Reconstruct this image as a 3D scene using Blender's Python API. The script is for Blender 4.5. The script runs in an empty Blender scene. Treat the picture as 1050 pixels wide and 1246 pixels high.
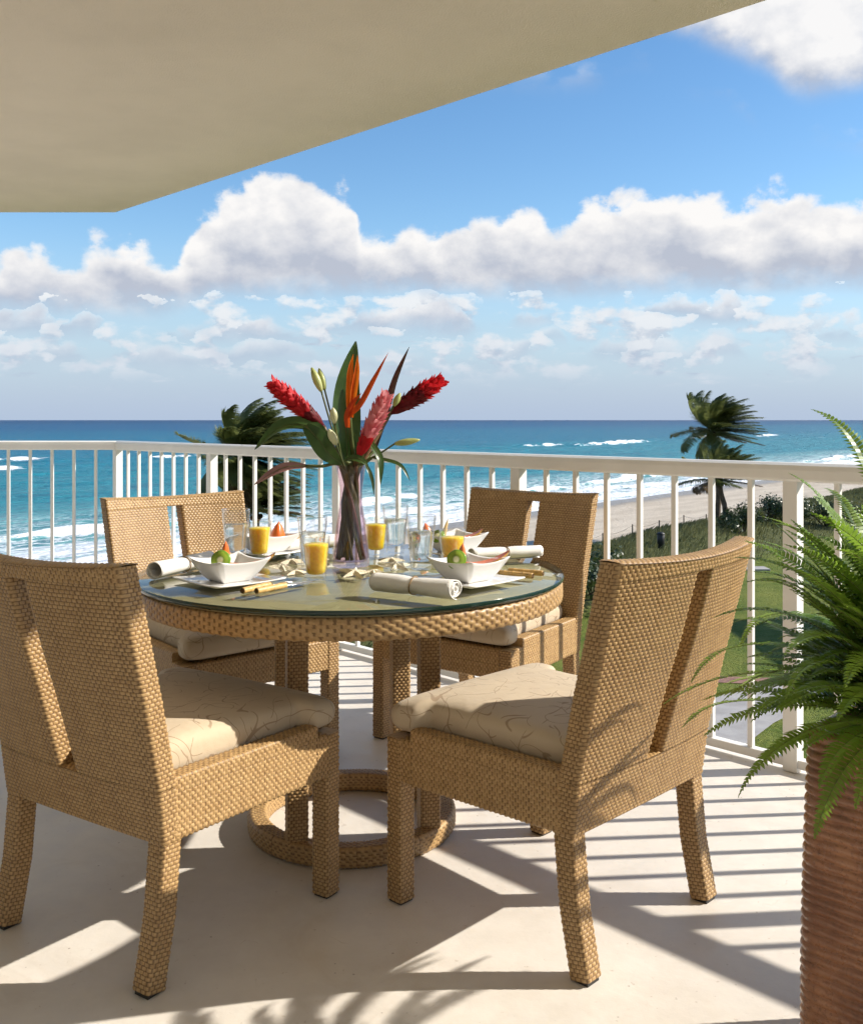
import bpy, bmesh, math, random
import numpy as np
from mathutils import Vector, Matrix

PI = math.pi
R = math.radians
scene = bpy.context.scene
C = scene.collection
rng = random.Random(7)
nrg = np.random.default_rng(11)

# ------------------------------------------------------------------ camera
F_PX, CAM_H = 1197.0, 1.1765            # focal length in photo pixels (1050 wide), eye height over the floor
cam_d = bpy.data.cameras.new('camera')
cam_d.sensor_fit = 'HORIZONTAL'
cam_d.sensor_width = 36.0
cam_d.lens = F_PX / 1050 * 36.0
cam_d.shift_y = -112.0 / 1050
cam_d.clip_start = 0.05
cam_d.clip_end = 200000
cam = bpy.data.objects.new('camera', cam_d)
C.objects.link(cam)
cam.location = (0, 0, CAM_H)
cam.rotation_euler = (R(90), 0, 0)
scene.camera = cam

# ------------------------------------------------------------------ sun and sky
SUN_EL, SUN_AZ = 32.5, 85.0             # azimuth from +Y (the view axis) towards +X
SKY_STRENGTH = 0.11
sd = Vector((math.sin(R(SUN_AZ)) * math.cos(R(SUN_EL)), math.cos(R(SUN_AZ)) * math.cos(R(SUN_EL)), math.sin(R(SUN_EL))))
sun_d = bpy.data.lights.new('sun', 'SUN')
sun_d.energy = 3.2
sun_d.angle = R(0.6)
sun_d.color = (1.0, 0.925, 0.81)
sun = bpy.data.objects.new('sun', sun_d)
C.objects.link(sun)
sun.rotation_euler = sd.to_track_quat('Z', 'Y').to_euler()
sun.location = sd * 30

vs = scene.view_settings
vs.view_transform = 'Standard'
vs.look = 'None'
vs.gamma = 1
vs.exposure = 1.17
vs.use_curve_mapping = False
scene.cycles.use_denoising = True
scene.cycles.use_adaptive_sampling = True
scene.cycles.adaptive_threshold = 0.02
scene.cycles.adaptive_min_samples = 12
scene.cycles.max_bounces = 12
scene.cycles.transparent_max_bounces = 24
scene.cycles.transmission_bounces = 12
scene.cycles.sample_clamp_indirect = 6.0
scene.cycles.caustics_reflective = False


class NT:
    """small helper to write node trees"""
    def __init__(self, tree):
        self.t = tree
        self.n = tree.nodes
        self.l = tree.links

    def add(self, typ, **kw):
        nd = self.n.new(typ)
        for k, v in kw.items():
            setattr(nd, k, v)
        return nd

    def link(self, a, b):
        self.l.new(a, b)

    def val(self, sock, v):
        if isinstance(v, bpy.types.NodeSocket):
            self.l.new(v, sock)
        else:
            sock.default_value = v

    def math(self, op, a, b=None, c=None, clamp=False):
        nd = self.n.new('ShaderNodeMath')
        nd.operation = op
        nd.use_clamp = clamp
        self.val(nd.inputs[0], a)
        if b is not None:
            self.val(nd.inputs[1], b)
        if c is not None:
            self.val(nd.inputs[2], c)
        return nd.outputs[0]

    def vmath(self, op, a, b=None, out=0):
        nd = self.n.new('ShaderNodeVectorMath')
        nd.operation = op
        self.val(nd.inputs[0], a)
        if b is not None:
            self.val(nd.inputs[1], b)
        return nd.outputs['Value'] if out == 'v' else nd.outputs[0]

    def sstep(self, x, lo, hi, a=0.0, b=1.0):
        nd = self.n.new('ShaderNodeMapRange')
        nd.interpolation_type = 'SMOOTHSTEP'
        self.val(nd.inputs[0], x)
        self.val(nd.inputs[1], lo)
        self.val(nd.inputs[2], hi)
        self.val(nd.inputs[3], a)
        self.val(nd.inputs[4], b)
        return nd.outputs[0]

    def maprange(self, x, lo, hi, a=0.0, b=1.0):
        nd = self.n.new('ShaderNodeMapRange')
        self.val(nd.inputs[0], x)
        for i, v in enumerate((lo, hi, a, b)):
            self.val(nd.inputs[i + 1], v)
        return nd.outputs[0]

    def mix(self, f, a, b, typ='RGBA', blend='MIX'):
        nd = self.n.new('ShaderNodeMix')
        nd.data_type = typ
        if typ == 'RGBA':
            nd.blend_type = blend
            i0, i1, i2, o = 0, 6, 7, 2
        else:
            i0, i1, i2, o = 0, 2, 3, 0
        self.val(nd.inputs[i0], f)
        self.val(nd.inputs[i1], a if not (isinstance(a, tuple) and len(a) == 3) else a + (1,))
        self.val(nd.inputs[i2], b if not (isinstance(b, tuple) and len(b) == 3) else b + (1,))
        return nd.outputs[o]

    def noise(self, vec, scale, detail=4, rough=0.55, dist=0.0, lac=2.0):
        nd = self.n.new('ShaderNodeTexNoise')
        if vec is not None:
            self.val(nd.inputs['Vector'], vec)
        nd.inputs['Scale'].default_value = scale
        nd.inputs['Detail'].default_value = detail
        nd.inputs['Roughness'].default_value = rough
        nd.inputs['Distortion'].default_value = dist
        nd.inputs['Lacunarity'].default_value = lac
        return nd

    def voronoi(self, vec, scale, feature='F1', rand=1.0):
        nd = self.n.new('ShaderNodeTexVoronoi')
        nd.feature = feature
        if vec is not None:
            self.val(nd.inputs['Vector'], vec)
        nd.inputs['Scale'].default_value = scale
        nd.inputs['Randomness'].default_value = rand
        return nd

    def combine(self, x, y, z=0.0):
        nd = self.n.new('ShaderNodeCombineXYZ')
        for i, v in enumerate((x, y, z)):
            self.val(nd.inputs[i], v)
        return nd.outputs[0]

    def sep(self, v):
        nd = self.n.new('ShaderNodeSeparateXYZ')
        self.val(nd.inputs[0], v)
        return nd.outputs

    def curve(self, x, pts):
        """piecewise linear function y(x) from points, x and y free ranges"""
        xs = [p[0] for p in pts]
        ys = [p[1] for p in pts]
        x0, x1, y0, y1 = xs[0], xs[-1], min(ys), max(ys)
        if y1 - y0 < 1e-6:
            y1 = y0 + 1e-6
        u = self.maprange(x, x0, x1)
        nd = self.n.new('ShaderNodeFloatCurve')
        cm = nd.mapping
        cu = cm.curves[0]
        cu.points[0].location = (0, (ys[0] - y0) / (y1 - y0))
        cu.points[1].location = (1, (ys[-1] - y0) / (y1 - y0))
        for X, Y in pts[1:-1]:
            cu.points.new((X - x0) / (x1 - x0), (Y - y0) / (y1 - y0))
        for q in cu.points:
            q.handle_type = 'AUTO'
        cm.update()
        self.val(nd.inputs['Value'], u)
        return self.maprange(nd.outputs[0], 0, 1, y0, y1)


# --- world: Nishita sky plus a ring of fair-weather cumulus described by bearing and elevation
world = bpy.data.worlds.new('World')
scene.world = world
world.use_nodes = True
world.cycles.sampling_method = 'MANUAL'
world.cycles.sample_map_resolution = 512
W = NT(world.node_tree)
W.n.clear()
wout = W.add('ShaderNodeOutputWorld')
bg = W.add('ShaderNodeBackground')
bg.inputs['Strength'].default_value = SKY_STRENGTH
W.link(bg.outputs[0], wout.inputs[0])
sky = W.add('ShaderNodeTexSky')
sky.sky_type = 'NISHITA'
sky.sun_disc = False
sky.sun_elevation = R(SUN_EL)
sky.sun_rotation = R(SUN_AZ)
sky.altitude = 0
sky.air_density = 1.0
sky.dust_density = 0.2
sky.ozone_density = 2.0
tc = W.add('ShaderNodeTexCoord')
dx, dy, dz = W.sep(tc.outputs['Generated'])
az = W.math('ARCTAN2', dx, dy)
el = W.math('ARCSINE', dz)
# bearings repeat as a mirrored 0.88 rad pattern so that the same weather goes on all round
ub = W.math('PINGPONG', W.math('ADD', az, 0.44 + 0.88 * 8), 0.88)
ub = W.math('SUBTRACT', ub, 0.44)


def band(px_pts):
    """silhouette points noted on the photo -> (bearing, elevation)"""
    o = []
    for x, y in px_pts:
        a = math.atan((x - 525) / F_PX)
        e = math.atan((511 - y) / F_PX * math.cos(a))
        o.append((a, e))
    return o


def cloud_fields(group_name):
    g = bpy.data.node_groups.new(group_name, 'ShaderNodeTree')
    g.interface.new_socket('u', in_out='INPUT', socket_type='NodeSocketFloat')
    g.interface.new_socket('v', in_out='INPUT', socket_type='NodeSocketFloat')
    g.interface.new_socket('Density', in_out='OUTPUT', socket_type='NodeSocketFloat')
    g.interface.new_socket('Height', in_out='OUTPUT', socket_type='NodeSocketFloat')
    T = NT(g)
    gi = T.add('NodeGroupInput')
    go = T.add('NodeGroupOutput')
    u, v = gi.outputs[0], gi.outputs[1]
    p = T.combine(u, T.math('MULTIPLY', v, 1.25), 0.0)
    # billowing warp
    n1 = T.noise(p, 9.0, 5, 0.55)
    n2 = T.noise(T.vmath('ADD', p, (3.1, 7.7, 0)), 30.0, 5, 0.58)
    v1 = T.voronoi(T.vmath('ADD', p, T.vmath('SCALE', n2.outputs['Color'])), 26.0)
    for nd in T.n:
        if nd.type == 'VECT_MATH' and nd.operation == 'SCALE':
            nd.inputs['Scale'].default_value = 0.016
    lump = T.math('SUBTRACT', 0.42, v1.outputs['Distance'])          # rounded heads
    fine = T.math('SUBTRACT', n2.outputs['Fac'], 0.5)
    big = T.math('SUBTRACT', n1.outputs['Fac'], 0.5)
    ruffle = T.math('ADD', T.math('MULTIPLY', lump, 0.030), T.math('ADD', T.math('MULTIPLY', fine, 0.050), T.math('MULTIPLY', big, 0.03)))
    base_r = T.math('ADD', T.math('MULTIPLY', fine, 0.030), T.math('MULTIPLY', big, 0.012))

    def layer(top, bot, soft_t=0.017, soft_b=0.020, k=1.0):
        vt = T.math('ADD', T.curve(u, band(top)), T.math('MULTIPLY', ruffle, k))
        vb = T.math('ADD', T.curve(u, band(bot)), T.math('MULTIPLY', base_r, k))
        a = T.sstep(T.math('SUBTRACT', vt, v), -soft_t * 0.15, soft_t)
        b = T.sstep(T.math('SUBTRACT', v, vb), -soft_b, soft_b)
        d = T.math('MULTIPLY', a, b)
        h = T.math('DIVIDE', T.math('SUBTRACT', v, vb), T.math('MAXIMUM', T.math('SUBTRACT', vt, vb), 0.012))
        return d, h
    L = []
    L.append(layer([(-20, 312), (0, 303), (40, 291), (85, 308), (120, 284), (165, 287), (200, 316), (218, 300), (235, 262), (262, 232), (300, 212),
                    (345, 205), (395, 214), (432, 240), (455, 277), (505, 270), (560, 263), (600, 246), (640, 240), (672, 254), (705, 240),
                    (750, 226), (800, 221), (860, 222), (905, 236), (950, 229), (1000, 239), (1070, 235)],
                   [(-20, 374), (120, 378), (240, 366), (300, 356), (480, 352), (560, 356), (700, 354), (900, 350), (1070, 346)]))
    L.append(layer([(-20, 366), (60, 372), (110, 374), (150, 402), (190, 398), (240, 386), (300, 378), (360, 390), (410, 384), (450, 360), (500, 353),
                    (560, 360), (600, 392), (640, 366), (680, 384), (740, 400), (790, 352), (850, 346), (910, 362), (940, 400), (985, 386), (1070, 392)],
                   [(-20, 404), (60, 405), (110, 404), (150, 396), (190, 404), (260, 410), (360, 412), (410, 402), (480, 402), (560, 404), (600, 388),
                    (640, 392), (680, 386), (740, 398), (790, 384), (850, 392), (910, 390), (940, 396), (985, 410), (1070, 410)], k=0.8))
    L.append(layer([(-20, 420), (80, 410), (130, 428), (180, 408), (260, 416), (330, 400), (400, 424), (470, 420), (540, 430), (610, 420), (680, 394), (700, 424),
                    (740, 402), (830, 398), (900, 404), (960, 428), (1010, 418), (1070, 424)],
                   [(-20, 440), (80, 440), (130, 430), (180, 446), (260, 446), (330, 440), (400, 436), (470, 446), (540, 436), (610, 444), (680, 412), (700, 424),
                    (740, 434), (830, 440), (900, 432), (960, 426), (1010, 436), (1070, 436)], k=0.55))
    L.append(layer([(-20, -330), (600, -330), (760, -200), (1070, -200)],
                   [(-20, -330), (600, -330), (740, -60), (800, 22), (860, 45), (930, 78), (985, 112), (1030, 106), (1070, 96)], soft_b=0.020))
    L.append(layer([(-20, 100), (560, 100), (640, 82), (720, 76), (770, 64), (830, 100), (880, 98), (960, 160), (1010, 150), (1070, 150)],
                   [(-20, 96), (560, 100), (640, 100), (720, 100), (770, 70), (830, 96), (880, 112), (960, 160), (1010, 165), (1070, 196)], soft_t=0.02, k=0.7))
    # faint thin streaks low over the horizon
    st = T.noise(T.combine(T.math('MULTIPLY', u, 1.0), T.math('MULTIPLY', v, 5.0), 2.0), 14.0, 6, 0.62)
    thin = T.math('MULTIPLY', T.sstep(st.outputs['Fac'], 0.50, 0.72), T.math('MULTIPLY', T.sstep(v, 0.012, 0.05), T.sstep(v, 0.11, 0.075)))
    thin = T.math('MULTIPLY', thin, 0.75)
    # many small distant cumuli between the bank and the horizon
    sm = T.noise(T.combine(T.math('MULTIPLY', u, 1.0), T.math('MULTIPLY', v, 1.7), 4.0), 21.0, 5, 0.52)
    sm2 = T.noise(T.combine(T.math('MULTIPLY', u, 1.0), T.math('MULTIPLY', T.math('ADD', v, 0.009), 1.7), 4.0), 21.0, 5, 0.52)
    rng_ = T.math('MULTIPLY', T.sstep(v, 0.030, 0.060), T.sstep(v, 0.150, 0.120))
    small = T.math('MULTIPLY', T.sstep(sm.outputs['Fac'], 0.43, 0.62), T.math('MULTIPLY', rng_, 0.85))
    dens = T.math('MAXIMUM', thin, small)
    hgt = T.math('ADD', T.math('MULTIPLY', T.math('SUBTRACT', sm.outputs['Fac'], sm2.outputs['Fac']), 5.0), 0.62)
    for i, (d, h) in enumerate(L):
        d = T.math('MULTIPLY', d, (1.0, 0.95, 0.7, 0.96, 0.45)[i])
        h = T.math('MULTIPLY', h, (1.0, 1.0, 1.2, 5.0, 1.5)[i])
        dens_new = T.math('MAXIMUM', dens, d)
        hgt = T.mix(T.math('GREATER_THAN', d, dens), hgt, h, 'FLOAT')
        dens = dens_new
    # a little raggedness inside
    dens = T.math('MULTIPLY', dens, T.sstep(T.math('ADD', n2.outputs['Fac'], T.math('MULTIPLY', dens, 0.6)), 0.35, 0.85))
    T.link(dens, go.inputs[0])
    T.link(hgt, go.inputs[1])
    return g


cg = cloud_fields('cumulus_field')


def cloud_at(u, v):
    nd = W.add('ShaderNodeGroup')
    nd.node_tree = cg
    W.val(nd.inputs[0], u)
    W.val(nd.inputs[1], v)
    return nd.outputs[0], nd.outputs[1]


d0, h0 = cloud_at(ub, el)
# relief of the heads: compare with a noise sample a step towards the sun
pr = W.combine(ub, W.math('MULTIPLY', el, 1.3), 0.4)
na = W.noise(pr, 17.0, 5, 0.52)
nb = W.noise(W.vmath('ADD', pr, (0.012, 0.016, 0.0)), 17.0, 5, 0.52)
rel = W.math('MULTIPLY', W.math('SUBTRACT', na.outputs['Fac'], nb.outputs['Fac']), 1.9)
lit = W.math('ADD', W.math('ADD', W.math('MULTIPLY', W.sstep(h0, 0.06, 0.92), 0.90), 0.08), rel, clamp=True)
ccol = W.mix(lit, (2.05, 2.22, 2.62), (3.95, 3.88, 3.82))
# aerial fade of distant clouds near the horizon
hz = W.sstep(el, 0.16, 0.0)
skyc = W.add('ShaderNodeHueSaturation')
skyc.inputs['Saturation'].default_value = 1.22
skyc.inputs['Value'].default_value = 0.71
W.link(sky.outputs[0], skyc.inputs['Color'])
HAZE = (1.75, 2.2, 2.95)
ccol = W.mix(W.math('MULTIPLY', hz, 0.55), ccol, HAZE)
sky_h = W.mix(W.math('MULTIPLY', W.sstep(el, 0.20, -0.01), 0.96), skyc.outputs[0], HAZE)
col = W.mix(d0, sky_h, ccol)
W.link(col, bg.inputs['Color'])


# ------------------------------------------------------------------ helpers: objects
def tag(o, label=None, cat=None, group=None, kind=None):
    if label:
        o['label'] = label
    if cat:
        o['category'] = cat
    if group:
        o['group'] = group
    if kind:
        o['kind'] = kind
    return o


def empty(name, loc=(0, 0, 0), rz=0.0):
    o = bpy.data.objects.new(name, None)
    o.empty_display_size = 0.1
    C.objects.link(o)
    o.location = loc
    o.rotation_euler = (0, 0, rz)
    return o


def link_mesh(name, me, mat, parent=None, smooth=True):
    if mat is not None and len(me.materials) == 0:
        for m in (mat if isinstance(mat, (list, tuple)) else [mat]):
            me.materials.append(m)
    o = bpy.data.objects.new(name, me)
    C.objects.link(o)
    if parent is not None:
        o.parent = parent
    return o


class MB:
    """mesh builder: collects pieces, then build() links ONE mesh object"""
    def __init__(self):
        self.v, self.f, self.m, self.s = [], [], [], []
        self.uv = {}

    def add(self, verts, faces, mi=0, smooth=True):
        b = len(self.v)
        self.v.extend([tuple(p) for p in verts])
        for fc in faces:
            self.f.append(tuple(b + i for i in fc))
            self.m.append(mi)
            self.s.append(smooth)
        return self

    def box(self, c, size, rot=None, mi=0, bevel=0.0):
        sx, sy, sz = size[0] / 2, size[1] / 2, size[2] / 2
        if bevel <= 0:
            vs_ = [(x, y, z) for z in (-sz, sz) for y in (-sy, sy) for x in (-sx, sx)]
            fs = [(0, 2, 3, 1), (4, 5, 7, 6), (0, 1, 5, 4), (2, 6, 7, 3), (0, 4, 6, 2), (1, 3, 7, 5)]
        else:
            bm = bmesh.new()
            bmesh.ops.create_cube(bm, size=1.0)
            bmesh.ops.scale(bm, vec=(2 * sx, 2 * sy, 2 * sz), verts=bm.verts)
            bmesh.ops.bevel(bm, geom=bm.edges[:], offset=bevel, segments=2, profile=0.5, affect='EDGES')
            bm.verts.index_update()
            vs_ = [tuple(q.co) for q in bm.verts]
            fs = [tuple(q.index for q in fc.verts) for fc in bm.faces]
            bm.free()
        M = rot.to_matrix() if rot is not None and hasattr(rot, 'to_matrix') else rot
        out = []
        for q in vs_:
            q = Vector(q)
            if M is not None:
                q = M @ q
            out.append(q + Vector(c))
        return self.add(out, fs, mi, smooth=False)

    def tube(self, pts, rad, n=8, mi=0, cap=True, squash=1.0):
        pts = [Vector(p) for p in pts]
        m = len(pts)
        if not isinstance(rad, (list, tuple)):
            rad = [rad] * m
        tans = []
        for i in range(m):
            a = pts[max(i - 1, 0)]
            b = pts[min(i + 1, m - 1)]
            t = (b - a)
            tans.append(t.normalized() if t.length > 1e-9 else Vector((0, 0, 1)))
        up = Vector((0, 0, 1)) if abs(tans[0].z) < 0.9 else Vector((1, 0, 0))
        x = tans[0].cross(up).normalized()
        V = []
        for i in range(m):
            t = tans[i]
            x = (x - t * x.dot(t))
            x = x.normalized() if x.length > 1e-9 else t.orthogonal().normalized()
            y = t.cross(x)
            for k in range(n):
                a = 2 * PI * k / n
                V.append(pts[i] + (x * math.cos(a) + y * math.sin(a) * squash) * rad[i])
        Fs = []
        for i in range(m - 1):
            for k in range(n):
                Fs.append((i * n + k, i * n + (k + 1) % n, (i + 1) * n + (k + 1) % n, (i + 1) * n + k))
        if cap:
            Fs.append(tuple(range(n - 1, -1, -1)))
            Fs.append(tuple((m - 1) * n + k for k in range(n)))
        return self.add(V, Fs, mi)

    def lathe(self, prof, n=32, mi=0, c=(0, 0, 0), rmod=None, cap=True):
        V, Fs = [], []
        m = len(prof)
        for i, (r, z) in enumerate(prof):
            for k in range(n):
                a = 2 * PI * k / n
                rr = r * (rmod(a, z, i) if rmod else 1.0)
                V.append((c[0] + rr * math.cos(a), c[1] + rr * math.sin(a), c[2] + z))
        for i in range(m - 1):
            for k in range(n):
                Fs.append((i * n + k, i * n + (k + 1) % n, (i + 1) * n + (k + 1) % n, (i + 1) * n + k))
        if cap and prof[0][0] > 1e-6:
            Fs.append(tuple(range(n - 1, -1, -1)))
        if cap and prof[-1][0] > 1e-6:
            Fs.append(tuple((m - 1) * n + k for k in range(n)))
        return self.add(V, Fs, mi)

    def leaf(self, pts, width, normal, prof=None, fold=0.15, mi=0, wave=0.0):
        """blade along pts; width = max half width; normal = up side"""
        pts = [Vector(p) for p in pts]
        m = len(pts)
        normal = Vector(normal)
        V, Fs = [], []
        for i in range(m):
            t = (pts[min(i + 1, m - 1)] - pts[max(i - 1, 0)]).normalized()
            s = t.cross(normal)
            s = s.normalized() if s.length > 1e-6 else t.orthogonal().normalized()
            nn = s.cross(t)
            q = i / (m - 1)
            w = width * (prof(q) if prof else math.sin(PI * min(1, q * 0.96 + 0.04)) ** 0.8)
            wv = wave * width * math.sin(q * 17 + i)
            V.append(pts[i] + s * w + nn * (fold * w + wv))
            V.append(pts[i] + s * w * 0.5 + nn * (fold * w * 0.35))
            V.append(pts[i])
            V.append(pts[i] - s * w * 0.5 + nn * (fold * w * 0.35))
            V.append(pts[i] - s * w + nn * (fold * w - wv))
        for i in range(m - 1):
            for k in range(4):
                a = i * 5 + k
                Fs.append((a, a + 1, a + 6, a + 5))
        return self.add(V, Fs, mi)

    def mesh(self, name):
        me = bpy.data.meshes.new(name)
        me.from_pydata(self.v, [], self.f)
        me.polygons.foreach_set('material_index', self.m)
        me.polygons.foreach_set('use_smooth', self.s)
        me.update()
        return me

    def build(self, name, mat, parent=None):
        return link_mesh(name, self.mesh(name), mat, parent)


def grid_mesh(name, V, closed_u=False, mask=None, flip=False):
    """V: array (rows, cols, 3) -> quad mesh (numpy, fast)"""
    nr, nc = V.shape[:2]
    idx = np.arange(nr * nc).reshape(nr, nc)
    if closed_u:
        a = idx[:-1]
        b = np.roll(idx, -1, axis=1)[:-1]
        c = np.roll(idx, -1, axis=1)[1:]
        d = idx[1:]
    else:
        a, b, c, d = idx[:-1, :-1], idx[:-1, 1:], idx[1:, 1:], idx[1:, :-1]
    q = np.stack([a, b, c, d] if not flip else [d, c, b, a], -1).reshape(-1, 4)
    return V.reshape(-1, 3), q, None if mask is None else np.asarray(mask).reshape(-1)


def np_mesh(name, parts):
    """join [(verts, quads)] into one mesh"""
    vs_, qs, ms, off = [], [], [], 0
    for v, q, mk in parts:
        ms.append(np.zeros(len(v)) if mk is None else mk)
        vs_.append(v)
        qs.append(q + off)
        off += len(v)
    v = np.concatenate(vs_).astype(np.float32)
    q = np.concatenate(qs).astype(np.int32)
    me = bpy.data.meshes.new(name)
    me.vertices.add(len(v))
    me.vertices.foreach_set('co', v.ravel())
    me.loops.add(q.size)
    me.loops.foreach_set('vertex_index', q.ravel())
    me.polygons.add(len(q))
    me.polygons.foreach_set('loop_start', np.arange(0, q.size, 4, dtype=np.int32))
    me.polygons.foreach_set('loop_total', np.full(len(q), 4, dtype=np.int32))
    me.polygons.foreach_set('use_smooth', np.ones(len(q), dtype=bool))
    me.update(calc_edges=True)
    if any(p[2] is not None for p in parts):
        at = me.attributes.new('stake_gap', 'FLOAT', 'POINT')      # weave recesses, stakes included, that get painted shade
        at.data.foreach_set('value', np.concatenate(ms).astype(np.float32))
    return me


def P(x, y, d):
    """a spot seen at photo pixel (x, y) that stands d metres in front of the eye"""
    return Vector(((x - 525) / F_PX * d, d, CAM_H - (y - 511) / F_PX * d))


# ------------------------------------------------------------------ materials
def new_mat(name):
    m = bpy.data.materials.new(name)
    m.use_nodes = True
    T = NT(m.node_tree)
    T.n.clear()
    out = T.add('ShaderNodeOutputMaterial')
    b = T.add('ShaderNodeBsdfPrincipled')
    T.link(b.outputs[0], out.inputs[0])
    return m, T, b, out


def obj_co(T):
    return T.add('ShaderNodeTexCoord').outputs['Object']


def simple(name, col, rough=0.5, spec=0.5, var=0.12, scale=8.0, bump=0.0, bscale=60.0, metal=0.0, sss=0.0, trans=0.0, coat=0.0):
    m, T, b, out = new_mat(name)
    co = obj_co(T)
    n = T.noise(co, scale, 5, 0.6)
    dark = tuple(c * (1 - var) for c in col)
    lite = tuple(min(1, c * (1 + var)) for c in col)
    T.link(T.mix(T.sstep(n.outputs['Fac'], 0.3, 0.7), dark, lite), b.inputs['Base Color'])
    b.inputs['Roughness'].default_value = rough
    b.inputs['Specular IOR Level'].default_value = spec
    b.inputs['Metallic'].default_value = metal
    b.inputs['Coat Weight'].default_value = coat
    if sss:
        b.inputs['Subsurface Weight'].default_value = sss
        b.inputs['Subsurface Radius'].default_value = (0.01, 0.006, 0.003)
        b.inputs['Subsurface Scale'].default_value = 0.6
    if bump:
        nb_ = T.noise(co, bscale, 6, 0.6)
        bp = T.add('ShaderNodeBump')
        bp.inputs['Strength'].default_value = bump
        bp.inputs['Distance'].default_value = 0.01
        T.link(nb_.outputs['Fac'], bp.inputs['Height'])
        T.link(bp.outputs[0], b.inputs['Normal'])
    return m


def leaf_mat(name, cols, rough=0.4, scale=3.0, transl=0.3, spec=0.5, stripes=None):
    m, T, b, out = new_mat(name)
    co = obj_co(T)
    n = T.noise(co, scale, 4, 0.6)
    oi = T.add('ShaderNodeObjectInfo')
    f = T.math('ADD', T.math('MULTIPLY', T.sstep(n.outputs['Fac'], 0.3, 0.7), 0.75), T.math('MULTIPLY', oi.outputs['Random'], 0.25))
    c = T.mix(f, cols[0], cols[1])
    T.link(c, b.inputs['Base Color'])
    b.inputs['Roughness'].default_value = rough
    b.inputs['Specular IOR Level'].default_value = spec
    tr = T.add('ShaderNodeBsdfTranslucent')
    T.link(T.mix(0.5, c, tuple(min(1, x * 1.6) for x in cols[1])), tr.inputs['Color'])
    mx = T.add('ShaderNodeMixShader')
    mx.inputs[0].default_value = transl
    T.link(b.outputs[0], mx.inputs[1])
    T.link(tr.outputs[0], mx.inputs[2])
    T.link(mx.outputs[0], out.inputs[0])
    return m


def wicker_mat(name, dark, lite, scale=70.0):
    m, T, b, out = new_mat(name)
    co = obj_co(T)
    n = T.noise(co, scale, 3, 0.6)
    n2 = T.noise(T.vmath('MULTIPLY', co, (1, 1, 6)), 14.0, 4, 0.6)
    f = T.math('ADD', T.math('MULTIPLY', n.outputs['Fac'], 0.6), T.math('MULTIPLY', n2.outputs['Fac'], 0.4))
    sk = T.add('ShaderNodeAttribute')
    sk.attribute_name = 'stake_gap'
    strand = T.mix(T.sstep(f, 0.36, 0.66), dark, lite)
    T.link(T.mix(sk.outputs['Fac'], strand, (0.165, 0.092, 0.040)), b.inputs['Base Color'])  # shade in the gaps between strands painted in as dark brown
    b.inputs['Roughness'].default_value = 0.42
    b.inputs['Specular IOR Level'].default_value = 0.4
    return m


M = {}
M['wicker'] = wicker_mat('woven_resin', (0.38, 0.235, 0.100), (0.52, 0.345, 0.160), 110.0)
M['wicker_table'] = wicker_mat('woven_resin_table', (0.38, 0.235, 0.100), (0.52, 0.345, 0.160), 110.0)
M['foot'] = simple('foot_pad', (0.02, 0.018, 0.016), 0.6)


def fabric_mat():
    m, T, b, out = new_mat('cushion_fabric')
    co = obj_co(T)
    base = T.mix(T.noise(co, 5, 3).outputs['Fac'], (0.50, 0.405, 0.285), (0.60, 0.50, 0.365))
    fac = None
    # bent twig strokes: thin contour lines of a slow noise, cut to lengths
    for k, (sc, w, off, cs) in enumerate(((7.5, 0.0065, (0, 0, 0), 12.0), (8.5, 0.0065, (4.7, 1.3, 2.0), 13.0), (6.6, 0.0055, (9.1, 5.2, 7.0), 11.0), (7.8, 0.006, (2.2, 8.6, 3.3), 12.0), (9.0, 0.006, (6.2, 3.6, 1.3), 14.0))):
        q = T.vmath('ADD', co, off)
        nn = T.noise(q, sc, 0.6, 0.4, 0.3)
        line = T.sstep(T.math('ABSOLUTE', T.math('SUBTRACT', nn.outputs['Fac'], 0.5)), w, w * 0.45)
        cut = T.sstep(T.noise(T.vmath('ADD', q, (1.7, 2.9, 0.4)), cs, 1).outputs['Fac'], 0.46, 0.5)
        line = T.math('MULTIPLY', line, cut)
        fac = line if fac is None else T.math('MAXIMUM', fac, line)
    c = T.mix(T.math('MULTIPLY', fac, 0.75), base, (0.29, 0.20, 0.125))
    T.link(c, b.inputs['Base Color'])
    b.inputs['Roughness'].default_value = 0.75
    b.inputs['Specular IOR Level'].default_value = 0.25
    b.inputs['Sheen Weight'].default_value = 0.15
    wv = T.noise(T.vmath('MULTIPLY', co, (1, 1, 1)), 420, 2)
    wr = T.noise(co, 13, 3, 0.5)
    hgt = T.math('ADD', T.math('MULTIPLY', wv.outputs['Fac'], 0.05), wr.outputs['Fac'])
    bp = T.add('ShaderNodeBump')
    bp.inputs['Strength'].default_value = 0.35
    bp.inputs['Distance'].default_value = 0.012
    T.link(hgt, bp.inputs['Height'])
    T.link(bp.outputs[0], b.inputs['Normal'])
    return m


M['fabric'] = fabric_mat()


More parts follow.
